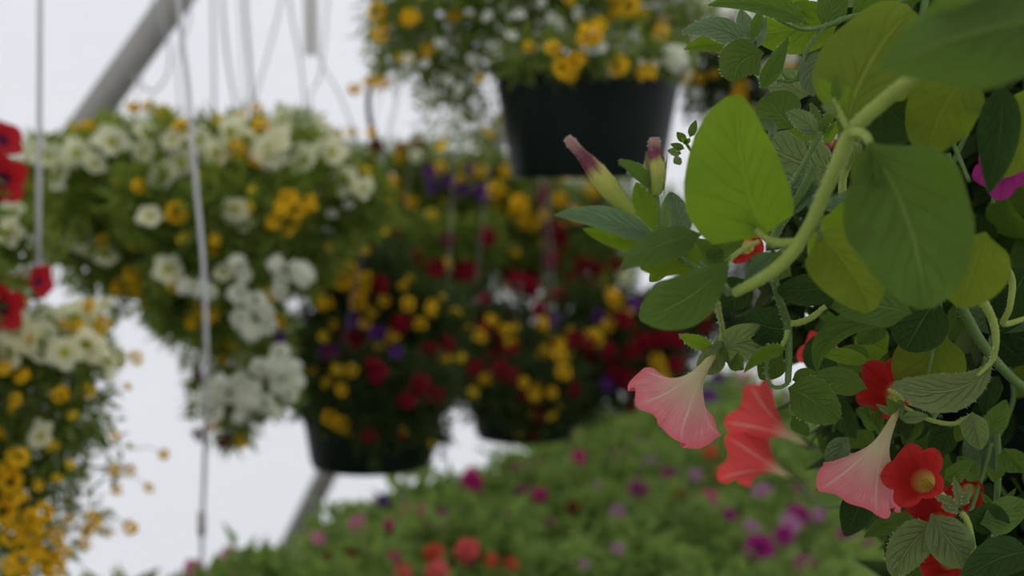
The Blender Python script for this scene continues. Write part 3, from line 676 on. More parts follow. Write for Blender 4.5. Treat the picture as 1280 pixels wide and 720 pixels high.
basket('hanging_basket', 'hanging basket of crimson, yellow and purple blooms behind, below the high pot', 3.3, (548, 290), .135, .15,
  [(480, 225, 44), (540, 225, 48), (600, 235, 48), (660, 245, 48), (710, 265, 45), (745, 300, 42), (500, 275, 44), (660, 300, 46), (700, 335, 46), (750, 355, 42), (620, 275, 42), (450, 270, 36), (560, 270, 40), (460, 310, 34), (760, 250, 36), (640, 335, 36), (580, 330, 30, -.13, .5), (780, 310, 34, 0, .6), (520, 200, 30, 0, .5), (600, 200, 30, 0, .5), (450, 200, 28, 0, .6), (490, 300, 34, -.12), (540, 300, 36, -.14), (600, 300, 34, -.12), (830, 270, 38, 0, .5), (560, 335, 30, -.14), (520, 335, 28, -.13)],
  17000, 'green', fl, [(Y, 34, 7), (YD, 16, 7), ('crimson', 16, 9), ('purple', 8, 7), ('maroon', 6, 9)], hook=(560, -200, 3.3), ll=.034, lw=.009, seed=12)
# far right back, seen between leaves
basket('hanging_basket', 'far basket seen between the upper green leaves and the high dark pot', 3.0, (1010, 120), .13, .15,
  [(880, 95, 34), (905, 60, 36), (920, 110, 40), (960, 70, 44), (1000, 60, 55), (1040, 90, 55), (1080, 60, 60), (880, 130, 26, 0, .5)],
  6000, 'deep', [(WH, 905, 12, 22), (WH, 930, 22, 22), (WH, 955, 20, 20), (WH, 882, 8, 18), (YD, 985, 82, 12), (YD, 975, 95, 10), (WH, 975, 110, 20), (WH, 985, 70, 16), (CR, 965, 90, 18), (CR, 950, 125, 18), (YD, 945, 135, 14), (WH, 900, 145, 10)],
  [(WH, 14, 9), (YD, 10, 9)], hook=(1000, -250, 3.0), ll=.03, lw=.009, seed=14)
# lower left
fl = [(CR, x, y, s) for (x, y, s) in [(20, 405, 26), (48, 425, 28), (30, 425, 22), (95, 400, 28), (108, 432, 24), (80, 440, 22), (10, 440, 26), (135, 452, 22), (148, 448, 16), (50, 545, 20), (62, 400, 24), (120, 405, 18), (15, 265, 18), (10, 290, 18), (130, 380, 14)]]
fl += [(YD, *q) for q in [(33, 423, 14), (97, 410, 13), (118, 420, 13), (128, 404, 13), (110, 383, 11), (75, 492, 13), (28, 470, 12), (22, 573, 17), (12, 600, 18), (18, 622, 18), (5, 640, 18), (10, 585, 14), (40, 665, 18), (15, 668, 18), (60, 700, 18), (30, 700, 18), (12, 708, 16), (70, 668, 13), (85, 650, 9), (55, 640, 15), (40, 648, 15), (80, 690, 12), (68, 712, 18), (45, 685, 14), (118, 655, 11), (132, 665, 9), (115, 645, 10), (142, 588, 9), (162, 588, 9), (145, 612, 9), (205, 568, 9, .02), (186, 610, 8, .02), (163, 659, 12, 0), (170, 447, 11), (143, 545, 8), (160, 483, 6), (105, 680, 9), (85, 626, 9), (5, 460, 12), (20, 500, 10)]]
basket('hanging_basket', 'hanging basket in the lower left corner, cream petunias above and bright yellow blooms below', 1.72, (-190, 480), .15, .17,
  [(20, 440, 48), (70, 450, 50), (110, 445, 32), (40, 500, 55), (90, 520, 46), (20, 570, 60), (70, 580, 44), (120, 490, 22, 0, .5), (30, 640, 50, 0, .6), (10, 700, 55, 0, .7), (70, 680, 36, 0, .4), (-60, 480, 100), (-70, 600, 100), (130, 545, 24, 0, .3), (110, 640, 26, 0, .35), (140, 590, 18, 0, .25), (-20, 400, 60), (10, 340, 40), (20, 290, 36), (50, 310, 30, 0, .5), (150, 560, 12, 0, .2)],
  10000, 'green', fl, [(Y, 24, 9), (WS, 30, 8), (YD, 12, 10)], hook=(-60, -800, 1.72), ll=.022, lw=.006, seed=17)
# far left, red petunias
r = basket('hanging_basket', 'basket mostly beyond the left edge with bright red petunias reaching into view', 1.55, (-240, 330), .15, .17,
  [(-180, 250, 110), (-120, 200, 90), (-110, 330, 90), (-200, 380, 100), (-60, 240, 40), (-50, 370, 40)], 4000, 'green', [], [('red', 10, 24)], hook=(-230, -700, 1.55), ll=.04, lw=.016, seed=21)
for (px, py, s, dd, fc) in [(2, 224, 32, 0, (.1, -1, .1)), (6, 174, 26, .02, (.9, -.6, .3)), (2, 385, 30, 0, (.05, -1, .0)), (50, 352, 24, .03, (1, -.45, .1)), (-22, 190, 26, 0, (0, -1, .3))]:
    small_flower(r, 'red', at(px, py, 1.55+dd), s/FPX*1.55, Vector(fc))
    stem(r, [(-60, py+20, 1.6, 3), (px-25, py+12, 1.6, 3), (px, py, 1.6+dd, 3)], M_stem, name='flower_stem', sides=6)

# ============================================================ BENCH OF FLOWERS
BZ = 0.70
TOP = .93
DIR = Vector((.447, .894, 0)); PER = Vector((.894, -.447, 0))
E0 = on_plane(180, 722, TOP); E0.z = 0
o0 = E0 - DIR*1.2
bench = thing('plant_bench', 'low slatted bench under the bed of pink and purple flowers', 'bench', o0)
def box(c, ax, ay, az, hx, hy, hz):
    vs = [c+ax*(x*hx)+ay*(y*hy)+az*(z*hz) for z in (-1, 1) for y in (-1, 1) for x in (-1, 1)]
    return vs, [(0, 2, 3, 1), (4, 5, 7, 6), (0, 1, 5, 4), (2, 6, 7, 3), (0, 4, 6, 2), (1, 3, 7, 5)]
ZA = Vector((0, 0, 1)); BL, BW = 4.1, 1.9
ym = (Y1-.25 - o0.y)/.894; BL = min(BL, ym)
for k in range(int(BL/.12)):
    v_, f_ = box(o0+DIR*(.06+k*.12)+PER*(BW/2)+ZA*(BZ-.01), DIR, PER, ZA, .045, BW/2, .01); mesh_obj('slat', v_, f_, M_wood, bench, False, origin=o0+DIR*(.06+k*.12)+PER*(BW/2)+ZA*(BZ-.01))
for s in (.05, BW-.05):
    c = o0+DIR*(BL/2)+PER*s+ZA*(BZ-.055); v_, f_ = box(c, DIR, PER, ZA, BL/2, .02, .034); mesh_obj('rail', v_, f_, M_wood, bench, False, origin=c)
    for q in (.1, BL/2, BL-.1):
        c = o0+DIR*q+PER*s+ZA*(BZ-.09)/2; v_, f_ = box(c, DIR, PER, ZA, .03, .03, (BZ-.09)/2); mesh_obj('leg', v_, f_, M_wood, bench, False, origin=c)
# plant meshes shared
rb = random.Random(33)
PLM = []
for k in range(5):
    B = [(Vector((rb.gauss(0, .035), rb.gauss(0, .035), .11+rb.uniform(-.03, .03))), .07, 1) for _ in range(5)]
    v_, f_ = foliage_data(B, 520, .042, .021, rb, -.1)
    me = bpy.data.meshes.new('foliage'); me.from_pydata([tuple(v) for v in v_], [], f_); me.materials.append(FOL['bench']); PLM.append(me)
pv, pf = [], []
n = 14
for (a, z) in ((.001, .0), (.038, 0), (.05, .075), (.054, .075), (.054, .085), (.048, .085), (.046, .07), (.001, .07)):
    for k in range(n): pv.append(Vector((a*math.cos(6.2832*k/n), a*math.sin(6.2832*k/n), z)))
for i in range(7):
    for k in range(n): pf.append((i*n+k, i*n+(k+1) % n, (i+1)*n+(k+1) % n, (i+1)*n+k))
POTM = raw_mesh('nursery_pot', pv, pf, [M_pot])
FB = [  # px, py, kind, radius px
 (585, 683, 'coral', 16), (548, 711, 'coral', 16), (543, 686, 'salmon', 13), (505, 713, 'coral', 13), (520, 641, 'magenta', 16), (548, 649, 'plum', 15), (487, 662, 'magenta', 15),
 (450, 652, 'pink', 12), (493, 696, 'magenta', 12), (290, 688, 'pink', 10), (247, 707, 'pink', 13), (296, 702, 'pink', 9), (590, 598, 'magenta', 14), (440, 690, 'crimson', 10), (470, 682, 'crimson', 10),
 (715, 541, 'magenta', 13), (720, 570, 'magenta', 11), (748, 611, 'lilac', 13), (798, 612, 'plum', 15), (790, 600, 'lilac', 10), (770, 636, 'lilac', 11), (675, 615, 'magenta', 9), (672, 582, 'plum', 11), (648, 585, 'plum', 9),
 (603, 628, 'purple', 9), (882, 620, 'magenta', 12), (884, 632, 'lilac', 10), (885, 563, 'salmon', 10), (900, 590, 'salmon', 9), (805, 562, 'lilac', 13), (812, 577, 'lilac', 11), (798, 556, 'plum', 12), (773, 566, 'plum', 10), (945, 680, 'plum', 18), (984, 650, 'lilac', 14),
 (994, 640, 'plum', 14), (1070, 676, 'plum', 16), (1052, 668, 'plum', 12), (950, 612, 'lilac', 14), (770, 681, 'lilac', 8), (975, 665, 'plum', 12), (1000, 700, 'plum', 13), (730, 700, 'lilac', 6), (868, 590, 'lilac', 9), (555, 560+80, 'purple', 8), (900, 480, 'purple', 16), (925, 482, 'lilac', 14), (885, 495, 'purple', 12), (950, 490, 'purple', 12), (930, 470, 'pink', 10), (985, 500, 'lilac', 10),
 (480, 622, 'purple', 9), (500, 618, 'purple', 8), (630, 645, 'plum', 8), (715, 630, 'crimson', 8), (465, 575+110, 'magenta', 7), (330, 704, 'crimson', 7), (400, 668, 'pink', 8), (418, 690, 'crimson', 8), (640, 700, 'salmon', 9), (615, 695, 'salmon', 9), (1000, 610, 'plum', 12), (850, 615, 'crimson', 8), (835, 590, 'plum', 9), (690, 650, 'plum', 7), (655, 610, 'plum', 8), (1020, 640, 'lilac', 10), (910, 640, 'plum', 9), (935, 655, 'lilac', 11)]
UNI = {  # labels that single out plants by the listed flower index
 0: 'bench plant with a round coral pink bloom, the largest of the coral ones', 2: 'bench plant with a small orange red bloom beside the coral pink one', 4: 'bench plant with an open magenta petunia at the bench front edge', 10: 'bench plant with pink blooms at the far left end of the bench',
 12: 'bench plant with a crimson pink bloom at the bench edge below the middle pot', 15: 'bench plant with one magenta bloom against the right middle pot', 17: 'bench plant with a pale lilac bloom in the middle of the bench', 27: 'bench plant with an orange red bloom below the hanging pink trumpet flower',
 33: 'bench plant with a deep purple bloom near the lower right foliage', 36: 'bench plant with a purple bloom just left of the hanging dark leaf', 45: 'bench plant with violet blooms at the far end below the pink trumpet', 6: 'bench plant with a magenta bloom low on the left bench edge'}
plants = []
ni = int(BL/.155); nj = int(BW/.155)
for i in range(ni):
    for j in range(nj):
        p = o0 + DIR*(.08+i*.155+rb.uniform(-.02, .02)) + PER*(.07+j*.155+rb.uniform(-.02, .02))
        px, py, d = project(Vector((p.x, p.y, TOP-.05)))
        if px < 60 or px > 1200 or py > 850 or d < 2 or p.y > Y1-.15: continue
        p.z = BZ; plants.append([p, None])
taken = {}
def nearest(q): return min(range(len(plants)), key=lambda k: (plants[k][0].xy-q.xy).length)
assign = {}
for fi, (px, py, kind, rp) in enumerate(FB):
    q = on_plane(px, py, TOP+.0)
    if q.y > Y1-.25: q = at(px, py, 4.9)
    k = nearest(q); assign.setdefault(k, []).append((fi, q, kind, rp))
names = {'magenta': 'magenta', 'plum': 'purple', 'lilac': 'lilac and purple', 'purple': 'violet', 'pink': 'pink', 'coral': 'coral', 'salmon': 'orange red', 'crimson': 'dark red'}
usedl = set()
for k, (p, _) in enumerate(plants):
    fl = assign.get(k, [])
    lab = None
    for f in fl:
        if f[0] in UNI and UNI[f[0]] not in usedl: lab = UNI[f[0]]; usedl.add(lab); break
    if lab: t = thing('bedding_plant', lab, 'plant', p)
    elif fl:
        nm = names[fl[0][2]]
        qx, qy, qd = project(p+Vector((0, 0, .2))); zone = ('near' if qd < 3.1 else 'middle' if qd < 4.0 else 'far') + ' ' + ('left' if qx < 540 else 'centre' if qx < 830 else 'right')
        t = thing('bedding_plant', 'small bedding plant with %s blooms in the %s part of the bench' % (nm, zone), 'plant', p, 'bedding plants with %s blooms on the bench' % nm)
    else:
        qx, qy, qd = project(p+Vector((0, 0, .2))); zone = ('near' if qd < 3.1 else 'middle' if qd < 4.0 else 'far') + ' ' + ('left' if qx < 540 else 'centre' if qx < 830 else 'right')
        t = thing('bedding_plant', 'leafy green bedding plant without open blooms in the %s part of the bench' % zone, 'plant', p, 'green bedding plants on the bench')
    t.rotation_euler = (0, 0, 0)
    s = rb.uniform(.9, 1.12)
    link(bpy.data.objects.new('pot', POTM), t)
    f = bpy.data.objects.new('foliage', PLM[k % 5]); link(f, t); s *= rb.uniform(.85, 1.15); f['kind'] = 'stuff'; f.rotation_euler = (0, 0, rb.uniform(0, 6.28)); f.scale = (s*1.12, s*1.12, s); f.location = (0, 0, .025)
    for (fi, q, kind, rp) in fl:
        d = project(q)[2]; small_flower(t, kind, q+Vector((0, -.03, .0)), rp*1.12/FPX*d, Vector((rb.gauss(0, .3), -1, .8)))

# ============================================================ FOREGROUND PETUNIA BASKET
GD = 1.02
gc = at(1400, 300, GD)
G = thing('petunia_basket', 'large hanging petunia plant filling the right side, big green leaves, pink and red trumpets', 'hanging plant', gc-Vector((0, 0, .17)))
basket_pot(G, gc, .16, .17)
H = at(1400, -700, GD)
for k in range(3):
    a = 2*math.pi*k/3+.4; e = gc+Vector((.16*math.cos(a), .16*math.sin(a), -.008)); v_, f_ = tube_data([(*e, .0014), (*H, .0014)], 6); mesh_obj('hanger_wire', v_, f_, M_wire, G, origin=e)
def Lf(b, t, w_, mat='mid', **k): return leaf(G, b, t, w_, mat, **k)
D = .71
# --- top left sprig (in focus)
Lf((938, 63, D), (852, 41, D-.01), 30, 'blue', roll=38, bend=(4, -14, 0), hairs=70, fold=.1, shape='long', tipcurl=.1)
Lf((936, 64, D+.01), (855, 62, D), 26, 'bright', roll=35, bend=(0, -7, 0), hairs=60, fold=.3, shape='long')
Lf((955, 66, D-.01), (918, 102, D-.02), 56, 'mid', roll=5, bend=(-10, -6, 0), hairs=60, fold=.1, shape='round')
Lf((951, 112, D-.02), (986, 46, D-.03), 24, 'mid', roll=25, bend=(-3, 4, 0), hairs=50, fold=.3, shape='long')
Lf((936, 50, D+.01), (926, 12, D+.02), 22, 'blue', roll=10, shape='ovate', hairs=20)
Lf((938, 52, D), (953, 6, D), 15, 'mid', roll=40, shape='long', hairs=20)
Lf((946, 60, D), (958, 22, D+.02), 13, 'blue', roll=30, shape='long')
Lf((1012, 32, D-.02), (885, 7, D-.03), 34, 'mid', roll=20, bend=(4, -13, 0), fold=.5, shape='long', hairs=60)
Lf((1052, 22, D+.02), (942, 42, D+.03), 66, 'bright', roll=0, bend=(0, 3, 0), shape='round', quilt=.10)
Lf((1030, 38, D+.01), (1050, -30, D+.02), 40, 'mid', roll=20, shape='ovate')
Lf((1000, 30, D+.03), (975, -40, D+.02), 40, 'bright', roll=10)
stem(G, [(1150, -10, D, 7), (1100, 12, D, 7), (1060, 22, D, 7), (1030, 33, D, 6), (1000, 36, D-.01, 5), (965, 20, D-.01, 4)], M_stem_d, 60)
stem(G, [(1030, 33, D, 6), (1010, 60, D, 6), (995, 98, D, 5), (975, 100, D, 5), (955, 92, D, 4), (940, 62, D, 4), (937, 45, D, 3)], M_stem_d, 60)
stem(G, [(975, 84, D, 4), (984, 98, D, 4), (1000, 100, D, 4)], M_stem_d, 20)
Lf((1038, 62, D), (1018, 120, D-.01), 30, 'blue', roll=40, bend=(-10, 0, 0), fold=.4, shape='ovate')
Lf((1060, 30, D+.01), (1160, -30, D), 60, 'mid', roll=30)
Lf((1075, 10, D+.03), (1030, -40, D+.04), 40, 'pale', roll=15)
stem(G, [(1070, 14, D+.01, 7), (1130, 0, D+.01, 8), (1180, -10, D+.01, 8)], M_stem, 30)
stem(G, [(1132, 12, D, 10), (1150, 28, D, 10), (1160, -30, D, 9)], M_stem_d, 60)
# --- big blurred leaves near the lens
K = .56
Lf((1058, 162, .575), (1140, 12, .60), 122, 'olive', roll=-12, bend=(-14, -4, 0), shape='round', fold=.16, wave=.17, quilt=.04)
Lf((1420, 10, .45), (1100, 84, .46), 135, 'mid', roll=30, bend=(-10, -16, 0), fold=-.4, shape='ovate', wave=.16)
Lf((1400, 70, .47), (1150, 30, .47), 120, 'mid', roll=20, bend=(0, -30, 0), shape='ovate')
Lf((1216, 88, .60), (1158, 196, .60), 92, 'olive', roll=12, bend=(-6, -8, 0), shape='round', wave=.16, quilt=.04)
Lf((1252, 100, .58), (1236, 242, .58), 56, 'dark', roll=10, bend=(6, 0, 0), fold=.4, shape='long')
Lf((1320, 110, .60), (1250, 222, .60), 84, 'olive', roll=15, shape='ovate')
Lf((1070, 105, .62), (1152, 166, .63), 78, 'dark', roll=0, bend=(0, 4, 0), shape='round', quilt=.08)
Lf((1086, 178, .54), (1156, 386, .54), 160, 'mid', roll=-8, bend=(14, -6, 0), shape='round', fold=.26, wave=.2, quilt=.05)
Lf((1088, 182, .54), (1092, 262, .545), 36, 'mid', roll=35, bend=(-6, 0, 0), shape='long', fold=.3)
Lf((1024, 292, .58), (1086, 390, .57), 90, 'olive', roll=5, bend=(10, 0, 0), shape='spade', fold=.3, wave=.15)
Lf((1095, 262, .60), (1040, 312, .61), 52, 'bright', roll=5, bend=(-4, -10, 0), shape='round')
Lf((1232, 290, .58), (1200, 384, .58), 92, 'olive', roll=10, shape='round')
Lf((958, 292, .60), (920, 120, .58), 132, 'bright', roll=-6, bend=(-8, 12, 0), shape='spade', fold=.2, wave=.12, asym=-.22, quilt=.03)
Lf((914, 320, .60), (800, 398, .58), 70, 'mid', roll=18, bend=(8, 10, 0), shape='spoon', fold=-.16, wave=.1, asym=.1)
Lf((880, 292, .62), (777, 336, .60), 44, 'mid', roll=30, bend=(-4, -8, 0), shape='long', fold=-.2)
Lf((868, 300, .63), (800, 335, .62), 44, 'bright', roll=20, bend=(10, 8, 0), shape='ovate')
Lf((828, 303, .63), (692, 269, .61), 32, 'blue', roll=42, bend=(0, -8, 0), shape='long', fold=.25)
Lf((828, 304, .63), (728, 286, .62), 30, 'bright', roll=20, bend=(0, 5, 0), shape='long')
Lf((820, 290, .63), (795, 228, .64), 34, 'bright', roll=15, shape='ovate')
Lf((822, 242, .63), (772, 201, .62), 19, 'mid', roll=25, bend=(0, -6, 0), shape='long', hairs=30)
Lf((826, 312, .64), (832, 250, .64), 20, 'pale', roll=30, shape='long')
Lf((816, 302, .65), (780, 252, .66), 30, 'mid', roll=10, shape='ovate')
Lf((850, 300, .65), (838, 240, .66), 40, 'blue', roll=10, shape='ovate')
Lf((880, 330, .66), (930, 296, .66), 30, 'mid', roll=10, shape='ovate')
Lf((905, 350, .67), (880, 320, .68), 40, 'blue', roll=10, shape='round')
Lf((935, 350, .68), (905, 385, .68), 44, 'dark', roll=10, shape='round')
Lf((1032, 383, .70), (1056, 352, .70), 22, 'dark', roll=10)
Lf((1022, 392, .70), (1046, 398, .70), 14, 'mid', roll=20, shape='long')
Lf((840, 310, .64), (795, 312, .66), 26, 'pale', roll=10, shape='ovate')
Lf((905, 330, .66), (862, 300, .66), 30, 'mid', roll=20, shape='ovate')
Lf((860, 345, .67), (838, 385, .67), 30, 'dark', roll=10, shape='ovate')
# main arching stem
stem(G, [(1230, 20, .50, 20), (1168, 78, .53, 20), (1110, 122, .555, 19), (1064, 166, .565, 19), (1040, 220, .57, 18), (1012, 282, .58, 17), (985, 322, .585, 17), (952, 348, .59, 15), (918, 366, .60, 12)], M_stem, 160, sides=14)
stem(G, [(1064, 166, .56, 14), (1080, 168, .55, 12), (1090, 186, .545, 9), (1104, 230, .54, 5)], M_stem, 30)
stem(G, [(1000, 302, .585, 12), (978, 304, .59, 12), (960, 299, .595, 10), (944, 284, .60, 8), (930, 262, .597, 4)], M_stem, 50)
stem(G, [(1014, 270, .58, 9), (1024, 240, .58, 8), (1022, 275, .58, 7), (1026, 300, .58, 6)], M_stem_d, 20)
stem(G, [(1058, 160, .56, 8), (1048, 136, .56, 5), (1042, 122, .56, 3)], M_stem, 20)
for q in [((1045, 130), (1022, 98), 16, 'bright'), ((1046, 128), (1046, 92), 15, 'mid'), ((1048, 134), (1062, 108), 12, 'bright'), ((1046, 140), (1026, 132), 12, 'pale')]:
    Lf((*q[0], .56), (*q[1], .56), q[2], q[3], roll=15, shape='long')
stem(G, [(915, 366, .60, 9), (890, 350, .61, 7), (862, 330, .62, 7), (840, 315, .63, 7), (828, 300, .63, 7), (824, 262, .63, 5), (820, 238, .63, 5)], M_stem_d, 60)
stem(G, [(828, 302, .63, 6), (812, 288, .63, 6), (790, 268, .63, 6)], M_stem, 30)
stem(G, [(910, 364, .605, 8), (903, 350, .62, 7), (908, 330, .64, 7), (925, 314, .65, 7), (948, 302, .66, 6)], M_stem, 60)
# wilted bud and standing bud
def bud(b, t, wpx, seed, sep):
    B_, T_ = at(*b), at(*t); ax = T_-B_; L = ax.length; Rr = wpx/2/FPX*b[2]; M3 = frame_from(ax, seed)
    pr = [(0, .45), (.08, .7), (.25, .95), (.4, 1), (.55, .92), (.68, .72), (.78, .55), (.86, .5), (.94, .55), (1, .35), (1.01, .05)]
    vs, fs, uvs = [], [], []; n = 20
    for i, (z, r_) in enumerate(pr):
        for k in range(n+1):
            a = 6.28318*k/n; q = r_*Rr*(1+(.14 if z > .5 else .05)*math.sin(a*5+z*3+seed)+(.12*math.sin(a*3+z*9) if z > .6 else 0))
            vs.append(B_ + M3 @ Vector((q*math.cos(a), q*math.sin(a), z*L))); uvs.append((k/n, z))
    for i in range(len(pr)-1):
        for k in range(n): a = i*(n+1)+k; fs.append((a, a+1, a+n+2, a+n+1))
    o = mesh_obj('flower_bud', vs, fs, M_bud, G, uvs=uvs, origin=B_)
    hair_obj([(vs[i], (vs[i]-(B_+ax*pr[i//(n+1)][0])).normalized()) for i in [R.randrange(len(vs)-n-1) for _ in range(110)]], o, .001)
    for k in range(sep):
        a = 6.283*k/sep+seed; v2, f2, u2 = [], [], []
        for i in range(7):
            s = i/6; rr_ = Rr*(.8+.35*s); wd = Rr*.42*math.sin(math.pi*(.12+.85*s))
            for x in (-1, 0, 1):
                aa = a+x*wd/rr_*.8; v2.append(B_+M3 @ Vector((rr_*math.cos(aa), rr_*math.sin(aa), L*(-.03+.78*s)))); u2.append((.5+.5*x, s))
        for i in range(6):
            for j in range(2): q = i*3+j; f2.append((q, q+1, q+4, q+3))
        c = mesh_obj('sepal', v2, f2, LM['pale'], None, uvs=u2, origin=B_); c.parent = o; c.location = (0, 0, 0)
    return o
m, nt, out = newmat('bud'); uv = N(nt, 'ShaderNodeUVMap'); sp = N(nt, 'ShaderNodeSeparateXYZ'); nt.links.new(uv.outputs[0], sp.inputs[0])
ns = N(nt, 'ShaderNodeTexNoise', i_Scale=1.0); mp = N(nt, 'ShaderNodeMapping'); mp.inputs['Scale'].default_value = (14, 2.5, 1); nt.links.new(uv.outputs[0], mp.inputs[0]); nt.links.new(mp.outputs[0], ns.inputs[0])
v_ = math_(nt, 'ADD', sp.outputs[1], math_(nt, 'MULTIPLY', math_(nt, 'SUBTRACT', ns.outputs[0], .5), .25))
c_ = mixc(nt, ramp01(nt, v_, .25, .5), (.28, .34, .06), (.44, .42, .10)); c_ = mixc(nt, ramp01(nt, v_, .55, .68), c_, (.16, .045, .06)); c_ = mixc(nt, ramp01(nt, v_, .78, .9), c_, (.34, .2, .16))
thin(nt, out, c_, c_, .3); M_bud = m
bud((790, 268, .63), (709, 172, .62), 26, .6, 0)
bud((820, 244, .63), (818, 172, .63), 27, 1.2, 3)
# --- sprig behind the big leaf
for (b, t_, w_, m_) in [((857, 178), (846, 165), 11, 'mid'), ((862, 172), (870, 150), 11, 'mid'), ((856, 186), (838, 180), 9, 'mid'), ((852, 192), (834, 188), 11, 'pale'), ((852, 198), (842, 204), 13, 'pale'), ((868, 180), (884, 158), 12, 'mid')]:
    Lf((*b, .70), (*t_, .70), w_, m_, roll=15, hairs=14, shape='long')
stem(G, [(950, 232, .70, 6), (900, 215, .70, 5), (870, 195, .70, 4), (857, 178, .70, 4)], M_stem_d, 30)
for k in range(3): Lf((858, 180, .70), (852+5*k, 172, .695), 6, 'bright', roll=20)
# --- middle textured leaves
Lf((1042, 214, .72), (948, 176, .73), 78, 'pale', roll=6, bend=(0, 6, 0), shape='round', quilt=.16, wave=.05)
Lf((1025, 228, .70), (944, 250, .72), 44, 'pale', roll=20, bend=(0, -6, 0), shape='round', quilt=.16)
Lf((1028, 236, .69), (948, 282, .70), 44, 'blue', roll=35, bend=(0, -6, 0), fold=.4, shape='ovate', quilt=.14)
Lf((940, 150, .70), (962, 178, .69), 14, 'blue', roll=50, bend=(14, -6, 0), shape='long')
Lf((1024, 170, .68), (983, 140, .68), 25, 'pale', roll=15, hairs=30, bend=(0, -4, 0))
Lf((1022, 172, .68), (986, 163, .68), 16, 'bright', roll=25, hairs=20)
Lf((1026, 168, .68), (1014, 128, .69), 14, 'mid', roll=20, hairs=20)
Lf((1026, 170, .68), (1040, 136, .68), 16, 'mid', roll=25, hairs=20)
Lf((1030, 180, .68), (1046, 152, .68), 14, 'bright', roll=20, hairs=20)
Lf((1028, 182, .68), (1040, 196, .67), 10, 'pale', roll=20)
Lf((990, 160, .74), (955, 120, .75), 60, 'mid', roll=10, shape='round')
Lf((1010, 120, .75), (960, 95, .76), 45, 'pale', roll=10, shape='round')
stem(G, [(1028, 165, .68, 6), (1018, 180, .68, 7), (1002, 212, .68, 8), (985, 236, .685, 8), (962, 249, .69, 9), (940, 251, .70, 8)], M_stem_d, 90)
stem(G, [(1070, 180, .60, 6), (1062, 202, .66, 9), (1054, 222, .67, 10), (1053, 250, .67, 10), (1055, 300, .68, 10)], M_stem, 60)
stem(G, [(1020, 205, .69, 11), (998, 248, .69, 12), (975, 282, .69, 12), (962, 310, .69, 11)], M_stem_d, 60)
Lf((966, 316, .66), (932, 352, .66), 22, 'blue', roll=30, fold=.5, shape='long')
Lf((1085, 252, .66), (1030, 262, .66), 30, 'blue', roll=40, fold=.3)
Lf((1010, 330, .65), (1050, 262, .66), 34, 'bright', roll=20)
Lf((1050, 355, .66), (972, 362, .67), 42, 'dark', roll=0, bend=(0, 4, 0), shape='round')
Lf((990, 345, .69), (940, 320, .70), 34, 'mid', roll=15)
# vertical stem and its loop
stem(G, [(966, 340, .66, 10), (972, 368, .68, 10), (984, 405, .70, 10), (986, 445, .70, 9), (985, 478, .70, 8)], M_stem_d, 110)
stem(G, [(984, 405, .70, 8), (1000, 403, .70, 8), (1016, 396, .70, 8), (1032, 383, .70, 7)], M_stem, 40)
stem(G, [(986, 478, .70, 5), (976, 484, .70, 5), (964, 482, .70, 5), (958, 468, .70, 5), (959, 450, .70, 5)], M_stem_d, 40)
stem(G, [(985, 412, .70, 6), (980, 428, .70, 6), (972, 440, .70, 5), (965, 446, .70, 4)], M_stem, 30)
Lf((985, 412, .71), (930, 398, .72), 52, 'dark', roll=5, shape='round', bend=(4, 4, 0))
Lf((978, 425, .715), (935, 440, .72), 40, 'mid', roll=10, shape='round')
Lf((893, 432, .705), (848, 418, .70), 19, 'bright', roll=15, bend=(0, 3, 0), hairs=30, shape='long')
Lf((885, 440, .71), (968, 420, .72), 46, 'pale', roll=10, bend=(0, -3, 0), shape='round', quilt=.2, wave=.12)
Lf((908, 442, .715), (872, 462, .72), 34, 'pale', roll=10, shape='round', quilt=.2)
Lf((918, 445, .70), (930, 462, .69), 24, 'mid', roll=30, fold=.4, wave=.2)
Lf((985, 436, .69), (930, 466, .69), 18, 'bright', roll=25, bend=(-2, -8, 0), shape='long', hairs=30)
Lf((978, 440, .705), (950, 474, .71), 38, 'mid', roll=10)
Lf((905, 436, .70), (922, 418, .70), 14, 'pale', roll=20)
Lf((990, 475, .71), (1020, 466, .71), 22, 'mid', roll=10, shape='round')
Lf((1085, 486, .72), (1000, 488, .71), 36, 'mid', roll=28, bend=(0, -12, 0), shape='ovate', fold=-.1)
Lf((985, 485, .70), (1048, 526, .70), 58, 'mid', roll=0, bend=(-2, -6, 0), shape='round', quilt=.14, hairs=30, wave=.1)
Lf((1128, 400, .68), (1022, 466, .70), 34, 'mid', roll=42, bend=(-26, -14, 0), fold=.5, shape='long')
Lf((1140, 392, .66), (1040, 384, .67), 60, 'mid', roll=35, bend=(0, -6, 0), shape='ovate')
Lf((1090, 452, .74), (1018, 440, .74), 20, 'bright', roll=30, shape='long')
Lf((1082, 462, .76), (1048, 438, .76), 44, 'mid', roll=0, shape='round')
Lf((1110, 440, .77), (1070, 420, .77), 50, 'bright', roll=0, shape='round')
Lf((1030, 470, .77), (1020, 420, .78), 44, 'dark', roll=0, shape='round')
# lower right group
Lf((1172, 372, .69), (1132, 438, .69), 72, 'dark', roll=5, shape='round', bend=(-4, 4, 0))
Lf((1174, 412, .72), (1148, 508, .72), 92, 'olive', roll=6, shape='round', fold=.18)
Lf((1244, 446, .68), (1116, 480, .68), 50, 'pale', roll=20, bend=(14, 24, 0), shape='spoon', quilt=.08, hairs=50, fold=-.2)
stem(G, [(1226, 372, .66, 12), (1240, 398, .67, 11), (1245, 425, .675, 9), (1240, 450, .68, 7), (1222, 470, .68, 4)], M_stem, 50)
stem(G, [(1200, 380, .70, 14), (1228, 430, .72, 13), (1262, 470, .74, 12), (1300, 500, .75, 12)], M_stem_d, 50)
stem(G, [(1170, 340, .66, 9), (1174, 390, .70, 8), (1168, 430, .715, 6), (1158, 480, .715, 3)], M_stem_d, 30)
Lf((1288, 330, .74), (1240, 420, .76), 60, 'dark', roll=10)
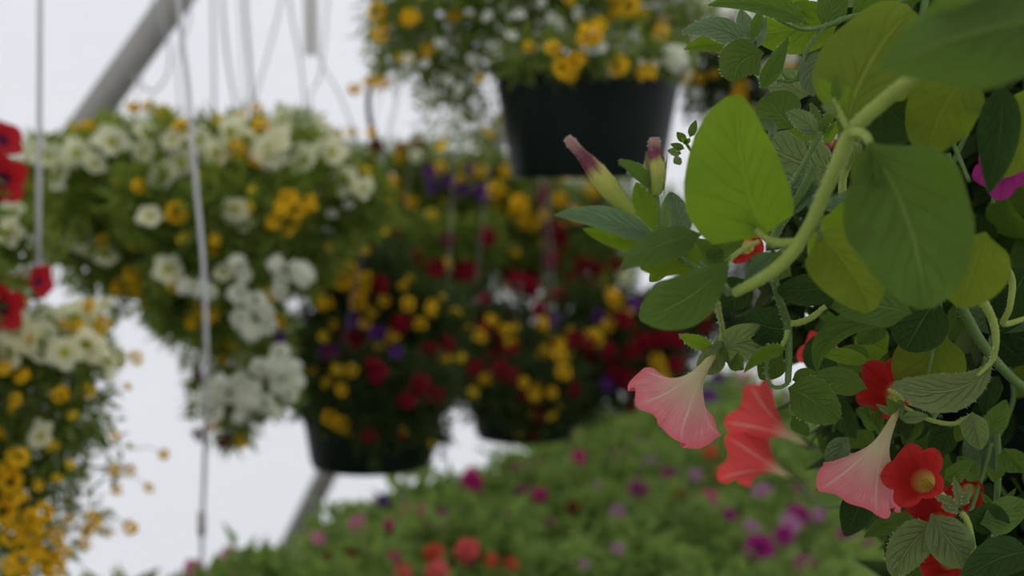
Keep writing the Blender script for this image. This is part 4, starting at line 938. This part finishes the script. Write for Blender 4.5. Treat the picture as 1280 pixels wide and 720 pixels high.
stem(G, [(1222, 325, .70, 9), (1250, 328, .71, 9), (1265, 350, .72, 9), (1262, 385, .72, 8), (1255, 405, .73, 8), (1290, 395, .74, 6)], M_stem, 30)
Lf((1215, 515, .70), (1226, 562, .70), 36, 'pale', roll=15, fold=.3, wave=.15, quilt=.1)
Lf((1215, 520, .71), (1195, 552, .71), 24, 'mid', roll=25)
stem(G, [(1110, 495, .72, 5), (1150, 520, .715, 6), (1190, 530, .71, 6), (1216, 518, .71, 5)], M_stem, 30)
Lf((1120, 515, .70), (1108, 498, .69), 12, 'mid', roll=20)
Lf((1125, 522, .70), (1160, 520, .70), 16, 'pale', roll=25)
Lf((1118, 520, .71), (1095, 505, .71), 9, 'pale', roll=10, shape='long')
Lf((1120, 540, .74), (1165, 520, .74), 40, 'dark', roll=5, shape='round')
Lf((1078, 612, .74), (1056, 670, .74), 42, 'dark', roll=5, shape='ovate', bend=(3, 0, 0))
Lf((1170, 655, .72), (1118, 722, .72), 50, 'pale', roll=10, bend=(-6, -6, 0), shape='round', quilt=.12, hairs=30)
Lf((1164, 642, .71), (1212, 706, .71), 56, 'pale', roll=0, bend=(0, 4, 0), shape='round', quilt=.2, wave=.12)
Lf((1150, 655, .75), (1080, 672, .76), 28, 'mid', roll=25, bend=(0, -8, 0), shape='long')
Lf((1290, 690, .70), (1200, 730, .69), 50, 'dark', roll=15, bend=(0, -10, 0))
Lf((1225, 655, .72), (1285, 630, .74), 44, 'mid', roll=20)
Lf((1210, 640, .72), (1262, 655, .73), 40, 'dark', roll=15)
stem(G, [(1202, 640, .71, 6), (1210, 655, .71, 9), (1216, 690, .71, 9), (1214, 740, .71, 9)], M_stem, 40)
for (b, t_, w_) in [((1200, 634), (1166, 618), 12), ((1202, 634), (1192, 596), 12), ((1204, 634), (1214, 604), 9), ((1200, 640), (1176, 634), 9)]:
    Lf((*b, .705), (*t_, .70), w_, 'pale', roll=20, shape='long', hairs=14)
stem(G, [(1246, 520, .75, 7), (1248, 590, .75, 8), (1244, 650, .75, 8), (1240, 730, .75, 9)], M_stem_d, 30)
for (b, t_) in [((1246, 600), (1258, 575)), ((1246, 604), (1232, 580)), ((1248, 640), (1270, 610)), ((1244, 640), (1226, 615))]:
    Lf((*b, .745), (*t_, .74), 10, 'mid', roll=20, shape='long')
# stems of the coral flowers
stem(G, [(1020, 562, .98, 5), (1040, 572, .95, 5), (1062, 584, .90, 5), (1100, 590, .86, 6), (1160, 560, .85, 6)], M_stem_d, 0)
stem(G, [(1004, 606, .98, 6), (1014, 620, .96, 6), (1036, 632, .92, 6), (1070, 628, .88, 6), (1120, 600, .86, 6)], M_stem_d, 0)
stem(G, [(1035, 575, .95, 4), (1038, 555, .95, 4), (1044, 530, .92, 4)], M_stem_d)
Lf((1035, 572, .95), (1022, 540, .95), 12, 'mid', roll=20, shape='long'); Lf((1040, 575, .95), (1048, 548, .95), 12, 'mid', roll=20, shape='long')
# flowers
stem(G, [(896, 376, .62, 6), (899, 392, .66, 7), (903, 412, .70, 7), (901, 432, .705, 7)], M_stem, 110)
petunia(G, (901, 430, .70), (843, 512, .722), 62, M_pet_pink, spin=-20, seed=3, droop=-.04, ruffle=.09, lobe=.12, prof=PROFC, pulls=((783, 490, 1), (833, 543, .8), (900, 540, .9), (874, 562, 1)), hairs=80, cal_len=.7)
Lf((900, 430, .70), (912, 456, .695), 10, 'mid', roll=20, shape='long'); Lf((899, 432, .70), (876, 438, .70), 10, 'pale', roll=20, shape='long', bend=(0, 5, 0))
stem(G, [(1112, 488, .72, 6), (1124, 494, .71, 7), (1127, 505, .71, 7)], M_stem, 20)
petunia(G, (1126, 504, .70), (1080, 604, .722), 60, M_pet_pink, spin=50, seed=14, droop=-.04, ruffle=.1, lobe=.14, prof=PROFC, pulls=((1022, 590, 1), (1138, 634, 1), (1075, 612, .8), (1106, 632, .8)), hairs=60, cal_len=.6)
petunia(G, (1204, 640, .745), (1142, 592, .69), 40, M_pet_red, spin=10, seed=5, ruffle=.06, lobe=.2, hairs=30)
petunia(G, (1175, 520, .80), (1108, 485, .73), 40, M_pet_red, spin=30, seed=6, ruffle=.07, lobe=.2, hairs=0)
petunia(G, (1022, 562, .98), (938, 519, 1.02), 50, M_pet_coral, spin=30, seed=8, ruffle=.1, lobe=.2, prof=PROFC, hairs=0)
petunia(G, (1004, 605, .98), (934, 566, 1.02), 46, M_pet_coral, spin=70, seed=9, ruffle=.1, lobe=.2, prof=PROFC, hairs=0)
petunia(G, (1215, 690, .84), (1162, 645, .78), 34, M_pet_red, spin=0, seed=10, hairs=0)
petunia(G, (1235, 720, .86), (1175, 695, .80), 34, M_pet_red, spin=0, seed=11, hairs=0)
petunia(G, (1235, 590, .86), (1205, 620, .80), 26, M_pet_red, spin=0, seed=12, hairs=0)
petunia(G, (1266, 180, .80), (1252, 214, .76), 34, M_pet_mag, spin=15, seed=13, hairs=0, ruffle=.05)
petunia(G, (960, 330, .84), (925, 302, .78), 30, M_pet_red, spin=10, seed=15, hairs=0)
petunia(G, (990, 240, .86), (955, 222, .82), 20, M_pet_red, spin=10, seed=16, hairs=0)
petunia(G, (1060, 480, .90), (1022, 440, .86), 26, M_pet_coral, spin=10, seed=17, hairs=0)
petunia(G, (1050, 160, .84), (1040, 186, .80), 14, M_pet_mag, spin=0, seed=18, hairs=0)

for (b, t_, w_, m_, rl) in [
  ((905, 352), (862, 372), 30, 'blue', 25), ((838, 318), (812, 352), 22, 'bright', 20), ((850, 312), (876, 352), 24, 'mid', 15), ((960, 330), (1000, 316), 18, 'blue', 30),
  ((1010, 372), (1040, 345), 26, 'bright', 15), ((1060, 420), (1034, 400), 22, 'blue', 20), ((1100, 400), (1072, 430), 30, 'mid', 10), ((1150, 520), (1130, 556), 26, 'mid', 20),
  ((1190, 530), (1170, 575), 30, 'dark', 10), ((1235, 545), (1258, 500), 24, 'mid', 15), ((1100, 540), (1070, 512), 26, 'mid', 15), ((1060, 545), (1040, 590), 26, 'blue', 20),
  ((1095, 560), (1052, 556), 24, 'mid', 30), ((1040, 500), (1070, 548), 30, 'dark', 10), ((1225, 600), (1198, 570), 22, 'mid', 20), ((1255, 560), (1282, 590), 30, 'mid', 15),
  ((1000, 300), (985, 330), 20, 'bright', 20), ((1035, 240), (1010, 262), 26, 'blue', 20), ((1062, 240), (1090, 290), 26, 'dark', 15), ((1160, 240), (1120, 215), 30, 'mid', 10),
  ((1250, 470), (1232, 520), 26, 'dark', 20), ((1142, 590), (1100, 620), 22, 'mid', 20), ((990, 520), (1010, 545), 18, 'mid', 20), ((1180, 600), (1215, 575), 20, 'mid', 25)]:
    dd = .72 + R.uniform(-.01, .03); Lf((*b, dd), (*t_, dd), w_*1.2, m_, roll=rl, fold=R.uniform(.1, .5), wave=.15, quilt=R.choice((0, .1)), bend=(R.uniform(-4, 4), R.uniform(-6, 2), 0))
# filling leaves deeper in the plant
REG = [(1075, 0), (1050, 60), (1060, 110), (985, 150), (975, 230), (985, 300), (965, 380), (975, 430), (1000, 470), (1010, 520), (1040, 560), (1075, 600), (1090, 680), (1120, 760), (1420, 760), (1420, -60), (1090, -60)]
def inside(x, y):
    c = False; n = len(REG)
    for i in range(n):
        x1, y1 = REG[i]; x2, y2 = REG[(i+1) % n]
        if (y1 > y) != (y2 > y) and x < (x2-x1)*(y-y1)/(y2-y1)+x1: c = not c
    return c
variants = {}
for mk in LM:
    variants[mk] = []
    for k in range(3):
        P0, P2 = Vector((0, 0, 0)), Vector((0, 0, -1)); P1 = Vector((0, -.22, -.5))
        # built around a local axis; faces -Y
        vs, uvs, fs = [], [], []; rr = random.Random(k*5+len(mk)); ph = rr.uniform(0, 6); nu, nv = 9, 3
        for i in range(nu+1):
            s = i/nu; P = P0*(1-s)**2+P1*2*s*(1-s)+P2*s*s; hw = .33*wprof(max(0, min(1, s*.985+.004)), ('ovate', 'round', 'spoon')[k])
            for j in range(-nv, nv+1):
                x = j/nv; vs.append(P+Vector((x*hw, -(abs(x)*hw*.25)+.05*math.sin(s*9+ph+x)*abs(x), 0))); uvs.append((.5+.5*x, s))
        mm = 2*nv+1
        for i in range(nu):
            for j in range(2*nv): a = i*mm+j; fs.append((a, a+mm, a+mm+1, a+1))
        me = bpy.data.meshes.new('leaf'); me.from_pydata([tuple(v) for v in vs], [], fs); me.polygons.foreach_set('use_smooth', [True]*len(fs))
        ul = me.uv_layers.new(name='UVMap'); buf = []
        for p in me.polygons:
            for vi in p.vertices: buf.extend(uvs[vi])
        ul.data.foreach_set('uv', buf); me.materials.append(LM[mk]); variants[mk].append(me)
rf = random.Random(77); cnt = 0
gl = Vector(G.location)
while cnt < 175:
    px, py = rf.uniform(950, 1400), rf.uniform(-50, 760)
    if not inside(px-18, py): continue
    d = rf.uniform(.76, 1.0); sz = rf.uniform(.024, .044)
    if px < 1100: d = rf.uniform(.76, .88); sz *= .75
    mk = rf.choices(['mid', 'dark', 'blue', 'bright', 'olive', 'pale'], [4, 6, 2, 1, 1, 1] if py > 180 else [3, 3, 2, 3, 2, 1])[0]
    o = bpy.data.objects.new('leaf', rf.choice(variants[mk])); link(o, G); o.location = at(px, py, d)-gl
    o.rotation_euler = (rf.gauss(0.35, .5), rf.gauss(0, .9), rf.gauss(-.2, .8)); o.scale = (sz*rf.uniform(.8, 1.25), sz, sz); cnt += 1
# inner twigs
for k in range(26):
    px, py = rf.uniform(1040, 1330), rf.uniform(60, 620); d = rf.uniform(.78, .95)
    if not inside(px-20, py): continue
    q = (px+rf.uniform(-40, 40), py+rf.uniform(60, 130)); q = (max(q[0], 1085), q[1])
    stem(G, [(px, py, d, 6), ((px+q[0])/2+rf.uniform(-20, 20), (py+q[1])/2, d, 6), (q[0], q[1], d-.02, 5)], M_stem_d, 0, sides=6)
# dense inner greenery around the pot
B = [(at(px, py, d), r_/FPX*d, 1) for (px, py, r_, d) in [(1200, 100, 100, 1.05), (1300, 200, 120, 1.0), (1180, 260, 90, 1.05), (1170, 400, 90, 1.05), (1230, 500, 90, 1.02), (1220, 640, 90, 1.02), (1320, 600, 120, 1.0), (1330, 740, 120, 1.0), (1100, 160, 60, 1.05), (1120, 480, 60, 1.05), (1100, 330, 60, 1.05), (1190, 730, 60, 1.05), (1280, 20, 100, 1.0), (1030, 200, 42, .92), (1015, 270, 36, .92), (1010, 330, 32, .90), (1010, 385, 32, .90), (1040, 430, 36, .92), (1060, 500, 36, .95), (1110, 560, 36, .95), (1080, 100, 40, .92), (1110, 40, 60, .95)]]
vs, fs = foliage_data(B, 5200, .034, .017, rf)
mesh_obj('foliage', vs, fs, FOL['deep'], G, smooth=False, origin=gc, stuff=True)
